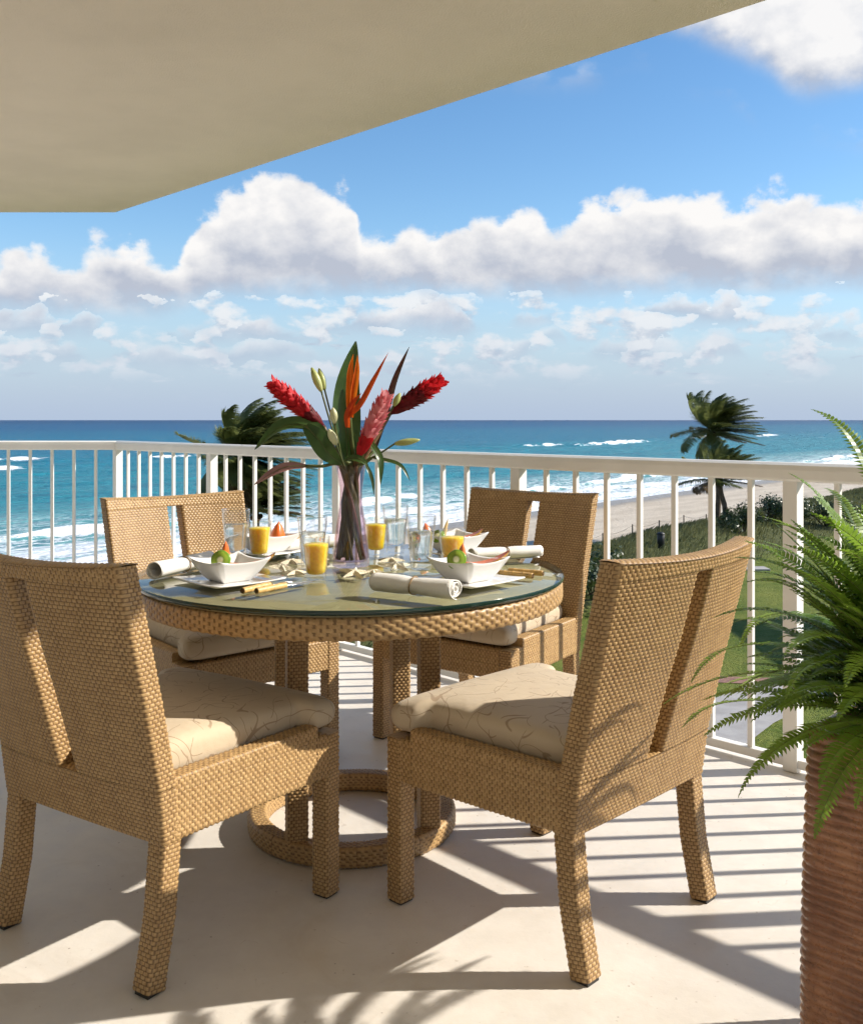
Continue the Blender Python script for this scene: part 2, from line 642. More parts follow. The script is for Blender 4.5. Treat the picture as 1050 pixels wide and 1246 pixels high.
def floor_mat():
    m, T, b, out = new_mat('limestone_floor')
    co = obj_co(T)
    n1 = T.noise(co, 1.3, 6, 0.6, 0.4)
    n2 = T.noise(co, 11, 6, 0.65)
    n3 = T.noise(T.vmath('ADD', co, (5, 9, 1)), 46, 4, 0.6)
    f = T.math('ADD', T.math('MULTIPLY', n1.outputs['Fac'], 0.6), T.math('MULTIPLY', n2.outputs['Fac'], 0.4))
    c = T.mix(T.sstep(f, 0.32, 0.68), (0.64, 0.595, 0.535), (0.745, 0.705, 0.65))
    spots = T.sstep(n3.outputs['Fac'], 0.66, 0.72)
    c = T.mix(T.math('MULTIPLY', spots, 0.55), c, (0.44, 0.37, 0.30))
    n4 = T.noise(T.vmath('ADD', co, (2.5, 1.1, 3)), 3.6, 7, 0.68, 0.8)
    c = T.mix(T.math('MULTIPLY', T.sstep(n4.outputs['Fac'], 0.54, 0.70), 0.30), c, (0.56, 0.485, 0.40))
    grit = T.voronoi(T.vmath('ADD', co, (7.0, 3.0, 0.0)), 26.0)
    g_ = T.math('MULTIPLY', T.sstep(grit.outputs['Distance'], 0.09, 0.05), T.sstep(n4.outputs['Fac'], 0.50, 0.56))
    c = T.mix(T.math('MULTIPLY', g_, 0.6), c, (0.22, 0.17, 0.13))
    cr = T.voronoi(T.vmath('ADD', co, T.vmath('MULTIPLY', n1.outputs['Color'], (0.6, 0.6, 0.6))), 2.3, 'DISTANCE_TO_EDGE')
    crk = T.math('MULTIPLY', T.sstep(cr.outputs['Distance'], 0.010, 0.0), T.sstep(n2.outputs['Fac'], 0.55, 0.7))
    c = T.mix(T.math('MULTIPLY', crk, 0.4), c, (0.38, 0.31, 0.25))
    T.link(c, b.inputs['Base Color'])
    T.link(T.maprange(n2.outputs['Fac'], 0.3, 0.7, 0.38, 0.58), b.inputs['Roughness'])
    b.inputs['Specular IOR Level'].default_value = 0.35
    bp = T.add('ShaderNodeBump')
    bp.inputs['Strength'].default_value = 0.25
    bp.inputs['Distance'].default_value = 0.004
    T.link(T.math('ADD', n2.outputs['Fac'], T.math('MULTIPLY', n3.outputs['Fac'], -0.5)), bp.inputs['Height'])
    T.link(bp.outputs[0], b.inputs['Normal'])
    return m


M['floor'] = floor_mat()
M['ceiling'] = simple('ceiling_stucco', (0.90, 0.80, 0.69), 0.9, 0.1, 0.04, 1.6, 0.5, 160)
M['paint'] = simple('white_rail_paint', (0.82, 0.81, 0.77), 0.38, 0.5, 0.04, 3.0, 0.05, 40)
M['wall'] = simple('wall_stucco', (0.72, 0.68, 0.60), 0.9, 0.2, 0.05, 1.5, 0.2, 150)


def thin_glass(name, tint, refl=1.0, rough=0.0, ior=1.5, strength=1.0, power=5.0):
    m = bpy.data.materials.new(name)
    m.use_nodes = True
    T = NT(m.node_tree)
    T.n.clear()
    out = T.add('ShaderNodeOutputMaterial')
    tr = T.add('ShaderNodeBsdfTransparent')
    tr.inputs[0].default_value = tint + (1,)
    gl = T.add('ShaderNodeBsdfGlossy')
    gl.inputs['Roughness'].default_value = rough
    gl.inputs['Color'].default_value = (refl, refl, refl, 1)
    lw = T.add('ShaderNodeLayerWeight')
    lw.inputs['Blend'].default_value = 0.5
    f0 = ((ior - 1) / (ior + 1)) ** 2
    fac = T.math('ADD', T.math('MULTIPLY', T.math('POWER', lw.outputs['Facing'], power), 1 - f0), f0)
    fac = T.math('MULTIPLY', fac, strength)
    mx = T.add('ShaderNodeMixShader')
    T.link(fac, mx.inputs[0])
    T.link(tr.outputs[0], mx.inputs[1])
    T.link(gl.outputs[0], mx.inputs[2])
    T.link(mx.outputs[0], out.inputs[0])
    return m


def clear_glass(name, col, ior=1.5, clear=0.35):
    """refracting glass that also lets some light straight through (for its shadow)"""
    m = bpy.data.materials.new(name)
    m.use_nodes = True
    T = NT(m.node_tree)
    T.n.clear()
    out = T.add('ShaderNodeOutputMaterial')
    tr = T.add('ShaderNodeBsdfTransparent')
    tr.inputs[0].default_value = col + (1,)
    gl = T.add('ShaderNodeBsdfGlass')
    gl.inputs['IOR'].default_value = ior
    gl.inputs['Roughness'].default_value = 0.0
    gl.inputs['Color'].default_value = col + (1,)
    mx = T.add('ShaderNodeMixShader')
    mx.inputs[0].default_value = clear
    T.link(gl.outputs[0], mx.inputs[1])
    T.link(tr.outputs[0], mx.inputs[2])
    T.link(mx.outputs[0], out.inputs[0])
    return m


M['table_glass'] = thin_glass('table_glass', (0.90, 0.95, 0.90), 1.0, 0.0, 1.45, 0.85)
M['glass_edge'] = simple('glass_edge', (0.012, 0.035, 0.026), 0.08, 0.6, 0.1, 5)
M['tumbler'] = thin_glass('tumbler_glass', (0.99, 0.995, 0.995), 1.0, 0.0, 1.6, 0.9, 3.2)
M['water'] = clear_glass('drinking_water', (0.98, 0.995, 1.0), 1.25, 0.25)
M['vase_water'] = thin_glass('vase_water', (0.97, 0.96, 0.95), 1.0, 0.0, 1.12)
M['vase'] = thin_glass('vase_glass', (0.88, 0.81, 0.85), 1.0, 0.0, 1.5)
M['juice'] = simple('orange_juice', (0.98, 0.62, 0.03), 0.3, 0.4, 0.12, 140, sss=1.0)
M['juice'].node_tree.nodes['Principled BSDF'].inputs['Subsurface Radius'].default_value = (0.03, 0.02, 0.004)
M['juice'].node_tree.nodes['Principled BSDF'].inputs['Subsurface Scale'].default_value = 1.0
M['china'] = simple('white_china', (0.80, 0.79, 0.77), 0.12, 0.5, 0.02, 3, coat=0.3)
M['linen'] = simple('white_linen', (0.80, 0.78, 0.74), 0.85, 0.2, 0.04, 12, 0.25, 300)
M['twine'] = simple('raffia_tie', (0.30, 0.19, 0.09), 0.7, 0.2)
M['steel'] = simple('cutlery_steel', (0.62, 0.61, 0.58), 0.15, 0.5, 0.05, metal=1.0)
M['bamboo'] = simple('bamboo_handle', (0.56, 0.36, 0.13), 0.4, 0.5, 0.2, 40)
M['bamboo_end'] = simple('bamboo_cut_end', (0.24, 0.13, 0.05), 0.6)
M['starfish'] = simple('dried_starfish', (0.74, 0.66, 0.50), 0.8, 0.2, 0.15, 60, 0.5, 220)
M['papaya'] = simple('papaya_flesh', (0.72, 0.20, 0.055), 0.35, 0.5, 0.15, 30, 0.1, 80, sss=0.15)
M['papaya_skin'] = simple('papaya_skin', (0.50, 0.26, 0.06), 0.45, 0.5, 0.2, 25)
M['melon'] = simple('orange_melon', (0.80, 0.17, 0.03), 0.3, 0.5, 0.12, 40, sss=0.15)
M['mango'] = simple('banana_pale', (0.72, 0.52, 0.24), 0.4, 0.5, 0.12, 40)


def kiwi_mat():
    m, T, b, out = new_mat('kiwi_slice')
    co = obj_co(T)
    x, y, z = T.sep(co)
    r = T.math('SQRT', T.math('ADD', T.math('MULTIPLY', x, x), T.math('MULTIPLY', y, y)))
    ang = T.math('ARCTAN2', y, x)
    rays = T.math('SINE', T.math('MULTIPLY', ang, 22))
    c = T.mix(T.sstep(r, 0.005, 0.011), (0.70, 0.68, 0.42), (0.25, 0.36, 0.035))
    seeds = T.math('MULTIPLY', T.sstep(rays, 0.55, 0.9), T.math('MULTIPLY', T.sstep(r, 0.007, 0.009), T.sstep(r, 0.0155, 0.012)))
    c = T.mix(seeds, c, (0.02, 0.02, 0.01))
    c = T.mix(T.sstep(r, 0.020, 0.024), c, (0.16, 0.30, 0.03))
    T.link(c, b.inputs['Base Color'])
    b.inputs['Roughness'].default_value = 0.25
    return m


M['kiwi'] = kiwi_mat()
M['kiwi_skin'] = simple('kiwi_rind', (0.20, 0.30, 0.05), 0.5)
M['ginger_red'] = leaf_mat('red_ginger_bract', ((0.42, 0.006, 0.012), (0.66, 0.020, 0.03)), 0.55, 20, 0.35, 0.3)
M['ginger_dark'] = leaf_mat('dark_ginger_bract', ((0.10, 0.006, 0.010), (0.22, 0.012, 0.02)), 0.55, 20, 0.35, 0.3)
M['ginger_pink'] = leaf_mat('pink_ginger_bract', ((0.70, 0.12, 0.16), (0.84, 0.36, 0.37)), 0.55, 22, 0.35, 0.3)
M['helic'] = leaf_mat('orange_heliconia', ((0.62, 0.075, 0.008), (0.80, 0.20, 0.015)), 0.55, 14, 0.35, 0.3)
M['helic_dark'] = leaf_mat('russet_heliconia', ((0.40, 0.045, 0.010), (0.62, 0.10, 0.015)), 0.55, 14, 0.35, 0.3)
M['broadleaf'] = leaf_mat('broad_leaf', ((0.028, 0.065, 0.014), (0.06, 0.12, 0.026)), 0.32, 12, 0.25)
M['darkleaf'] = leaf_mat('maroon_leaf', ((0.035, 0.012, 0.012), (0.085, 0.028, 0.020)), 0.35, 12, 0.2)
M['mauveleaf'] = leaf_mat('mauve_leaf', ((0.24, 0.11, 0.11), (0.34, 0.19, 0.17)), 0.4, 14, 0.2)
M['bud'] = leaf_mat('lily_bud', ((0.30, 0.36, 0.08), (0.52, 0.55, 0.24)), 0.4, 20, 0.2)
M['bud_white'] = leaf_mat('pale_lily_bud', ((0.48, 0.50, 0.26), (0.70, 0.70, 0.48)), 0.4, 20, 0.2)
M['stem'] = leaf_mat('flower_stem', ((0.06, 0.085, 0.02), (0.13, 0.14, 0.04)), 0.45, 14, 0.05)
M['stem_brown'] = leaf_mat('brown_stem', ((0.10, 0.05, 0.02), (0.20, 0.11, 0.05)), 0.45, 14, 0.05)
M['fern'] = leaf_mat('fern_green', ((0.105, 0.205, 0.020), (0.22, 0.34, 0.045)), 0.36, 5, 0.42)
M['fern_rachis'] = leaf_mat('fern_rachis', ((0.10, 0.12, 0.03), (0.17, 0.17, 0.05)), 0.5, 8, 0.05)
M['soil'] = simple('potting_soil', (0.03, 0.022, 0.015), 0.95, 0.1, 0.4, 40, 0.8, 90)
M['palm'] = leaf_mat('palm_leaflet', ((0.075, 0.10, 0.026), (0.20, 0.225, 0.075)), 0.4, 0.8, 0.4)
M['palm_dead'] = leaf_mat('palm_dry_leaflet', ((0.10, 0.065, 0.025), (0.17, 0.11, 0.05)), 0.5, 0.8, 0.2)
M['palm_trunk'] = simple('palm_trunk', (0.13, 0.10, 0.075), 0.85, 0.2, 0.3, 2.0, 0.7, 6)
M['shrub'] = leaf_mat('shrub_leaf', ((0.018, 0.036, 0.011), (0.055, 0.082, 0.024)), 0.4, 0.5, 0.2)
M['shrub_stem'] = simple('shrub_stem', (0.07, 0.05, 0.03), 0.8)
M['dune_grass'] = leaf_mat('dune_grass', ((0.085, 0.10, 0.032), (0.20, 0.20, 0.08)), 0.6, 0.12, 0.25)
M['grey_plastic'] = simple('dark_bin', (0.015, 0.016, 0.018), 0.5)
M['post_wood'] = simple('grey_post', (0.09, 0.075, 0.06), 0.8, 0.2, 0.3, 8)


def pot_mat():
    m, T, b, out = new_mat('glazed_terracotta')
    co = obj_co(T)
    n1 = T.noise(co, 7, 5, 0.6, 0.3)
    n2 = T.noise(co, 160, 4, 0.7)
    c = T.mix(T.sstep(n1.outputs['Fac'], 0.35, 0.65), (0.22, 0.088, 0.042), (0.40, 0.185, 0.092))
    c = T.mix(T.math('MULTIPLY', T.sstep(n2.outputs['Fac'], 0.52, 0.62), 0.55), c, (0.15, 0.06, 0.03))
    T.link(c, b.inputs['Base Color'])
    b.inputs['Roughness'].default_value = 0.5
    T.link(T.maprange(n1.outputs['Fac'], 0.3, 0.7, 0.36, 0.18), b.inputs['Roughness'])
    b.inputs['Coat Weight'].default_value = 0.6
    b.inputs['Coat Roughness'].default_value = 0.12
    bp = T.add('ShaderNodeBump')
    bp.inputs['Strength'].default_value = 0.35
    bp.inputs['Distance'].default_value = 0.003
    T.link(n2.outputs['Fac'], bp.inputs['Height'])
    T.link(bp.outputs[0], b.inputs['Normal'])
    return m


M['pot'] = pot_mat()

# ------------------------------------------------------------------ shore frame (s along the shore, t out to sea)
G0 = CAM_H - 11.0                        # sea level
SH = Vector((23.9, 133.0))
SD = Vector((0.62, 0.785)).normalized()
SN = Vector((-SD.y, SD.x))


def st_to_xy(s, t):
    return SH.x + SD.x * s + SN.x * t, SH.y + SD.y * s + SN.y * t


def xy_to_st(x, y):
    dx_, dy_ = x - SH.x, y - SH.y
    return dx_ * SD.x + dy_ * SD.y, dx_ * SN.x + dy_ * SN.y


LAWN_Z = CAM_H - 9.3


def land_z(s, t):
    """height of beach, dune and lawn (t negative = inland)"""
    if t > -26:
        q = (t + 26) / 26.0
        return G0 + 1.25 * (1 - q) - (0.5 * max(0, t) * 0.15)
    q = min(1, (-26 - t) / 5.0)
    dune = 0.9 * math.exp(-((t + 33.5) / 4.2) ** 2)
    return G0 + 1.25 + (LAWN_Z - (G0 + 1.25)) * (q * q * (3 - 2 * q)) + dune * (1 + 0.3 * math.sin(s * 0.23) + 0.2 * math.sin(s * 0.71))


def st_node(T):
    geo = T.add('ShaderNodeNewGeometry')
    px_, py_, pz_ = T.sep(geo.outputs['Position'])
    rx = T.math('SUBTRACT', px_, SH.x)
    ry = T.math('SUBTRACT', py_, SH.y)
    s = T.math('ADD', T.math('MULTIPLY', rx, SD.x), T.math('MULTIPLY', ry, SD.y))
    t = T.math('ADD', T.math('MULTIPLY', rx, SN.x), T.math('MULTIPLY', ry, SN.y))
    return s, t, geo


# breakers: (s centre, half length, t of crest, height)
BREAK = []
_r = random.Random(5)
for (s0, ln, t0, hh) in ((-70, 42, 19.5, 1.0), (-108, 20, 26, 0.8), (-18, 15, 24, 0.85), (10, 16, 18, 0.8), (44, 26, 20, 0.9), (100, 34, 22, 0.9), (170, 45, 20, 0.9),
                         (-40, 20, 12, 0.6), (20, 30, 11, 0.5), (75, 30, 12, 0.6), (150, 50, 10, 0.5)):
    BREAK.append((s0, ln, t0, hh, 1.0))
for (s0, ln, t0, hh) in ((288, 52, 150, 1.8), (318, 24, 158, 1.5), (238, 22, 158, 1.0), (18, 11, 186, 1.0), (62, 12, 176, 0.8), (-4, 8, 150, 0.8), (480, 50, 186, 1.3), (560, 40, 176, 1.2),
                         (-30, 6, 120, 0.7), (130, 12, 172, 0.8)):
    BREAK.append((s0, ln, t0, hh, 1.6))


def sea_shape(S, Tt):
    """numpy: crest heights and foam from the breaker list"""
    z = np.zeros_like(S)
    foam = np.zeros_like(S)
    for i, (s0, ln, t0, hh, wd) in enumerate(BREAK):
        tc_ = t0 + 1.6 * np.sin(S * 0.07 + i) + 0.7 * np.sin(S * 0.23 + 2 * i) + 0.25 * np.sin(S * 0.9 + i)
        env = np.clip(1 - np.abs((S - s0) / ln) ** 1.6, 0, 1) * (0.8 + 0.2 * np.sin(S * 0.45 + 3 * i))
        d = (Tt - tc_) / wd
        prof = np.where(d > 0, np.exp(-(d / 2.6) ** 2), np.exp(-(d / 0.8) ** 2))
        z = np.maximum(z, hh * env * prof)
        f = np.where(d > 0, np.exp(-(d / 0.5) ** 2), np.exp(-(d / (1.7 if wd == 1.0 else 2.2)) ** 2)) * env
        foam = np.maximum(foam, f)
    return z, foam


def build_sea():
    t = np.concatenate([np.arange(-9, 34, 0.45), np.arange(34, 100, 2.5), np.arange(100, 200, 0.9), np.geomspace(202, 70000, 46)])
    s = np.concatenate([-np.geomspace(40000, 170, 26), np.arange(-160, 260, 1.1), np.arange(262, 640, 3.0), np.geomspace(660, 70000, 30)])
    S, Tt = np.meshgrid(s, t)
    z, foam = sea_shape(S, Tt)
    small = 0.10 * np.sin(Tt * 0.9 + 0.5 * np.sin(S * 0.2)) * np.sin(S * 0.13 + Tt * 0.05) + 0.08 * np.sin(Tt * 0.37 + S * 0.11)
    swell = 0.22 * np.sin(Tt * 0.21 + 1.2 * np.sin(S * 0.025)) * np.clip((Tt - 8) / 30, 0, 1)
    fade = np.clip(1 - (Tt - 200) / 60, 0, 1) * np.clip((Tt + 2) / 8, 0.0, 1)
    z = z + (small + swell) * fade
    V = np.empty(S.shape + (3,))
    V[..., 0] = SH.x + SD.x * S + SN.x * Tt
    V[..., 1] = SH.y + SD.y * S + SN.y * Tt
    V[..., 2] = G0 + z
    me = np_mesh('sea', [grid_mesh('sea', V)])
    at = me.attributes.new('foam', 'FLOAT', 'POINT')
    at.data.foreach_set('value', foam.astype(np.float32).ravel())
    m, T, b, out = new_mat('sea_water')
    s_, t_, geo = st_node(T)
    vec = T.combine(T.math('MULTIPLY', s_, 0.35), t_, 0.0)
    big = T.noise(T.combine(T.math('MULTIPLY', s_, 0.004), T.math('MULTIPLY', t_, 0.010), 0.0), 1.0, 4, 0.55)
    tw = T.math('ADD', t_, T.math('MULTIPLY', T.math('SUBTRACT', big.outputs['Fac'], 0.5), 130.0))
    twf = T.math('ADD', t_, T.math('MULTIPLY', T.math('SUBTRACT', big.outputs['Fac'], 0.5), 900.0))
    c = T.mix(T.sstep(tw, 0, 60), (0.14, 0.34, 0.34), (0.025, 0.215, 0.265))
    c = T.mix(T.sstep(tw, 60, 280), c, (0.010, 0.145, 0.230))
    c = T.mix(T.sstep(twf, 260, 1100), c, (0.004, 0.075, 0.175))
    c = T.mix(T.sstep(twf, 1200, 4200), c, (0.003, 0.036, 0.115))
    patch = T.noise(T.combine(T.math('MULTIPLY', s_, 0.02), T.math('MULTIPLY', t_, 0.06), 3.0), 1.0, 5, 0.6)
    c = T.mix(T.math('MULTIPLY', T.sstep(patch.outputs['Fac'], 0.52, 0.72), 0.35), c, (0.010, 0.07, 0.12))
    chop = T.noise(T.combine(T.math('MULTIPLY', s_, 0.10), T.math('MULTIPLY', t_, 0.34), 7.0), 1.0, 6, 0.66)
    c = T.mix(T.math('MULTIPLY', T.sstep(chop.outputs['Fac'], 0.46, 0.66), 0.45), c, (0.006, 0.075, 0.14))
    # foam
    fa = T.add('ShaderNodeAttribute')
    fa.attribute_name = 'foam'
    net = T.noise(T.combine(T.math('MULTIPLY', s_, 0.30), T.math('MULTIPLY', t_, 0.55), 0.0), 1.0, 7, 0.66, 0.6)
    lace = T.math('ABSOLUTE', T.math('SUBTRACT', net.outputs['Fac'], 0.5))
    lace = T.sstep(lace, 0.075, 0.010)
    stripes = T.noise(T.combine(T.math('MULTIPLY', s_, 0.030), T.math('MULTIPLY', t_, 0.30), 5.0), 1.0, 5, 0.6)
    surf = T.math('MULTIPLY', T.sstep(t_, 25, 8), T.sstep(t_, -8, -1))
    surf_f = T.sstep(T.math('ADD', T.math('MULTIPLY', surf, 0.62), T.math('ADD', T.math('MULTIPLY', T.math('SUBTRACT', stripes.outputs['Fac'], 0.5), 1.1), T.math('MULTIPLY', T.math('SUBTRACT', net.outputs['Fac'], 0.5), 1.0))), 0.30, 0.62)
    surf_f = T.math('MULTIPLY', surf_f, T.sstep(t_, 32, 22))
    lace_f = T.math('MULTIPLY', T.math('MULTIPLY', lace, T.sstep(t_, 50, 14)), 0.7)
    crest = T.sstep(T.math('ADD', fa.outputs['Fac'], T.math('MULTIPLY', T.math('SUBTRACT', net.outputs['Fac'], 0.5), 2.0)), 0.34, 0.62)
    crest = T.math('MULTIPLY', crest, T.math('GREATER_THAN', fa.outputs['Fac'], 0.03))
    caps = T.noise(T.combine(T.math('MULTIPLY', s_, 0.07), T.math('MULTIPLY', t_, 0.20), 9.0), 1.0, 3, 0.5)
    caps_f = T.math('MULTIPLY', T.sstep(caps.outputs['Fac'], 0.70, 0.74), T.sstep(t_, 60, 120))
    foam_f = T.math('MAXIMUM', T.math('MAXIMUM', surf_f, lace_f), T.math('MAXIMUM', crest, caps_f), clamp=True)
    c = T.mix(foam_f, c, (0.86, 0.88, 0.90))
    T.link(c, b.inputs['Base Color'])
    T.link(T.maprange(foam_f, 0, 1, 0.35, 0.9), b.inputs['Roughness'])
    b.inputs['IOR'].default_value = 1.33
    b.inputs['Specular IOR Level'].default_value = 0.16
    r1 = T.noise(T.combine(T.math('MULTIPLY', s_, 0.45), T.math('MULTIPLY', t_, 0.9), 0.0), 1.0, 6, 0.62)
    r2 = T.noise(T.combine(T.math('MULTIPLY', s_, 0.05), T.math('MULTIPLY', t_, 0.12), 0.0), 1.0, 5, 0.6)
    bp = T.add('ShaderNodeBump')
    bp.inputs['Strength'].default_value = 1.0
    bp.inputs['Distance'].default_value = 0.9
    T.link(T.math('ADD', T.math('MULTIPLY', r1.outputs['Fac'], 0.8), T.math('MULTIPLY', r2.outputs['Fac'], 3.0)), bp.inputs['Height'])
    T.link(bp.outputs[0], b.inputs['Normal'])
    o = link_mesh('sea', me, m)
    tag(o, kind='structure')
    return o


build_sea()


def build_land():
    t = np.concatenate([np.arange(3, -24, -1.5), np.arange(-24, -46, -0.5), np.arange(-46, -140, -3.0), -np.geomspace(142, 1200, 10)])
    s = np.concatenate([-np.geomspace(3000, 170, 14), np.arange(-160, 260, 1.5), np.geomspace(265, 4000, 24)])
    V = np.empty((len(t), len(s), 3))
    for i, tt in enumerate(t):
        for j, ss in enumerate(s):
            x, y = st_to_xy(ss, tt)
            V[i, j] = (x, y, land_z(ss, tt))
    # sand (t > -28) and lawn are separate sheets
    k = int(np.searchsorted(-t, 29.0))
    sand_mesh = np_mesh('beach', [grid_mesh('beach', V[:k + 1], flip=True)])
    lawn_mesh = np_mesh('lawn', [grid_mesh('lawn', V[k:], flip=True)])
    m, T, b, out = new_mat('beach_sand')
    s_, t_, geo = st_node(T)
    n = T.noise(T.combine(T.math('MULTIPLY', s_, 0.10), T.math('MULTIPLY', t_, 0.30), 0.0), 1.0, 6, 0.6)
    n2 = T.noise(T.combine(s_, t_, 0.0), 1.4, 5, 0.7)
    c = T.mix(T.sstep(n.outputs['Fac'], 0.35, 0.65), (0.47, 0.395, 0.30), (0.57, 0.49, 0.385))
    c = T.mix(T.math('MULTIPLY', T.sstep(n2.outputs['Fac'], 0.56, 0.70), 0.35), c, (0.25, 0.19, 0.13))
    wet = T.sstep(T.math('ADD', t_, T.math('MULTIPLY', T.math('SUBTRACT', n.outputs['Fac'], 0.5), 8.0)), -8, -3.0)
    c = T.mix(T.math('MULTIPLY', wet, 0.8), c, (0.20, 0.17, 0.135))
    T.link(c, b.inputs['Base Color'])
    T.link(T.maprange(wet, 0, 1, 0.9, 0.3), b.inputs['Roughness'])
    bp = T.add('ShaderNodeBump')
    bp.inputs['Strength'].default_value = 0.7
    bp.inputs['Distance'].default_value = 0.25
    T.link(n2.outputs['Fac'], bp.inputs['Height'])
    T.link(bp.outputs[0], b.inputs['Normal'])
    tag(link_mesh('beach', sand_mesh, m), kind='structure')
    m, T, b, out = new_mat('lawn_grass')
    s_, t_, geo = st_node(T)
    n = T.noise(T.combine(s_, t_, 0.0), 0.30, 7, 0.72)
    n2 = T.noise(T.combine(s_, t_, 0.0), 5.0, 4, 0.75)
    lawn = T.mix(T.sstep(n.outputs['Fac'], 0.35, 0.65), (0.090, 0.130, 0.018), (0.180, 0.195, 0.040))
    lawn = T.mix(T.math('MULTIPLY', T.sstep(n2.outputs['Fac'], 0.45, 0.7), 0.5), lawn, (0.05, 0.095, 0.014))
    wild = T.mix(T.sstep(n2.outputs['Fac'], 0.35, 0.65), (0.05, 0.065, 0.022), (0.12, 0.125, 0.05))
    edge = T.sstep(T.math('ADD', t_, T.math('MULTIPLY', T.math('SUBTRACT', n.outputs['Fac'], 0.5), 5.0)), -41, -39)
    c = T.mix(edge, lawn, wild)
    T.link(c, b.inputs['Base Color'])
    b.inputs['Roughness'].default_value = 0.85
    b.inputs['Specular IOR Level'].default_value = 0.15
    bp = T.add('ShaderNodeBump')
    bp.inputs['Strength'].default_value = 0.8
    bp.inputs['Distance'].default_value = 0.15
    T.link(n2.outputs['Fac'], bp.inputs['Height'])
    T.link(bp.outputs[0], b.inputs['Normal'])
    tag(link_mesh('lawn', lawn_mesh, m), kind='structure')


build_land()


def strip(name, pts, width, z, mat, th=0.0):
    """flat ribbon along a polyline on the ground"""
    V, Fs = [], []
    n = len(pts)
    for i in range(n):
        a = Vector(pts[max(i - 1, 0)])
        b = Vector(pts[min(i + 1, n - 1)])
        d = (b - a).normalized()
        nn = Vector((-d.y, d.x))
        p = Vector(pts[i])
        V.append((p.x + nn.x * width / 2, p.y + nn.y * width / 2, z))
        V.append((p.x - nn.x * width / 2, p.y - nn.y * width / 2, z))
    for i in range(n - 1):
        Fs.append((2 * i, 2 * i + 1, 2 * i + 3, 2 * i + 2))
    mb = MB().add(V, Fs, smooth=False)
    return tag(mb.build(name, mat), kind='structure')


M['concrete'] = simple('path_concrete', (0.36, 0.345, 0.33), 0.85, 0.2, 0.12, 1.2, 0.2, 20)
M['brick_path'] = simple('brick_path', (0.26, 0.15, 0.115), 0.85, 0.2, 0.25, 5.0, 0.3, 20)
strip('path', [(3.0, 22.5), (6.5, 27.0), (9.5, 31.0), (12.6, 34.2)], 2.6, LAWN_Z + 0.012, M['concrete'])
strip('brick_path', [(4.0, 35.6), (9.0, 35.4), (11.5, 35.0), (16.0, 34.6)], 0.9, LAWN_Z + 0.020, M['brick_path'])

# ------------------------------------------------------------------ balcony: floor, ceiling, wall behind
RD = Vector((-0.696, 0.718)).normalized()      # along the long railing, away from the eye
RO = Vector((RD.y, -RD.x))                     # outwards
if RO.x < 0:
    RO = -RO
RP = Vector((1.212, 3.298))                    # the post beside the fern
BAY = 1.212
CORNER = RP + RD * 4 * BAY


def rail_pt(t, off=0.0):
    p = RP + RD * t + RO * off
    return p


def slab(name, off, z0, z1, mat, left_off):
    """polygon slab that follows both railings, offset outwards"""
    c = RP + RD * (4 * BAY) + RO * off
    # corner where the long edge meets the left edge (which runs along x)
    yl = CORNER.y + left_off
    k = (yl - (RP + RO * off).y) / RD.y
    cx = (RP + RO * off).x + RD.x * k
    far = RP + RO * off - RD * 9.0
    poly = [(-9, -3.2), (far.x, -3.2), (far.x, far.y), (cx, yl), (-9, yl)]
    if far.y < -3.2:
        kk = (-3.2 - (RP + RO * off).y) / RD.y
        q = RP + RO * off + RD * kk
        poly = [(-9, -3.2), (q.x, -3.2), (cx, yl), (-9, yl)]
    n = len(poly)
    V = [(x, y, z0) for x, y in poly] + [(x, y, z1) for x, y in poly]
    Fs = [tuple(range(n - 1, -1, -1)), tuple(range(n, 2 * n))]
    for i in range(n):
        j = (i + 1) % n
        Fs.append((i, j, n + j, n + i))
    return tag(MB().add(V, Fs, smooth=False).build(name, mat), kind='structure')


slab('balcony_floor', 0.14, -0.22, 0.0, M['floor'], 0.16)
slab('ceiling', 0.0, 2.615, 2.83, M['ceiling'], 0.027)
wall_b = MB()
wc = RP - RO * 3.85 - RD * 1.0
wall_b.box((wc.x, wc.y, 1.3), (10.0, 0.2, 2.62), rot=Matrix.Rotation(math.atan2(RD.y, RD.x), 3, 'Z'))
tag(wall_b.build('wall', M['wall']), kind='structure')

# ------------------------------------------------------------------ railing
rail = empty('balcony_railing', (RP.x, RP.y, 0))
tag(rail, 'white painted metal balcony railing with square pickets and a broad handrail', 'railing')
ang = math.atan2(RD.y, RD.x)
rail.rotation_euler = (0, 0, ang)              # local x runs along the long railing, local y = inwards
INW = 1


def rail_local(p):
    d = Vector((p[0], p[1])) - RP
    return d.dot(RD), d.dot(Vector((-RD.y, RD.x)))


def handrail(a, b):
    """rounded cap section swept from a to b (local xy)"""
    a = Vector(a)
    b = Vector(b)
    d = (b - a).normalized()
    nn = Vector((-d.y, d.x))
    prof = [(-0.030, 0.972), (0.030, 0.972), (0.036, 0.980), (0.038, 1.010), (0.034, 1.026), (0.018, 1.034), (-0.018, 1.034), (-0.034, 1.026), (-0.038, 1.010), (-0.036, 0.980)]
    V, Fs = [], []
    for p in (a, b):
        for (o, z) in prof:
            V.append((p.x + nn.x * o, p.y + nn.y * o, z))
    n = len(prof)
    for k in range(n):
        Fs.append((k, (k + 1) % n, n + (k + 1) % n, n + k))
    Fs.append(tuple(range(n - 1, -1, -1)))
    Fs.append(tuple(range(n, 2 * n)))
    return MB().add(V, Fs, smooth=False)


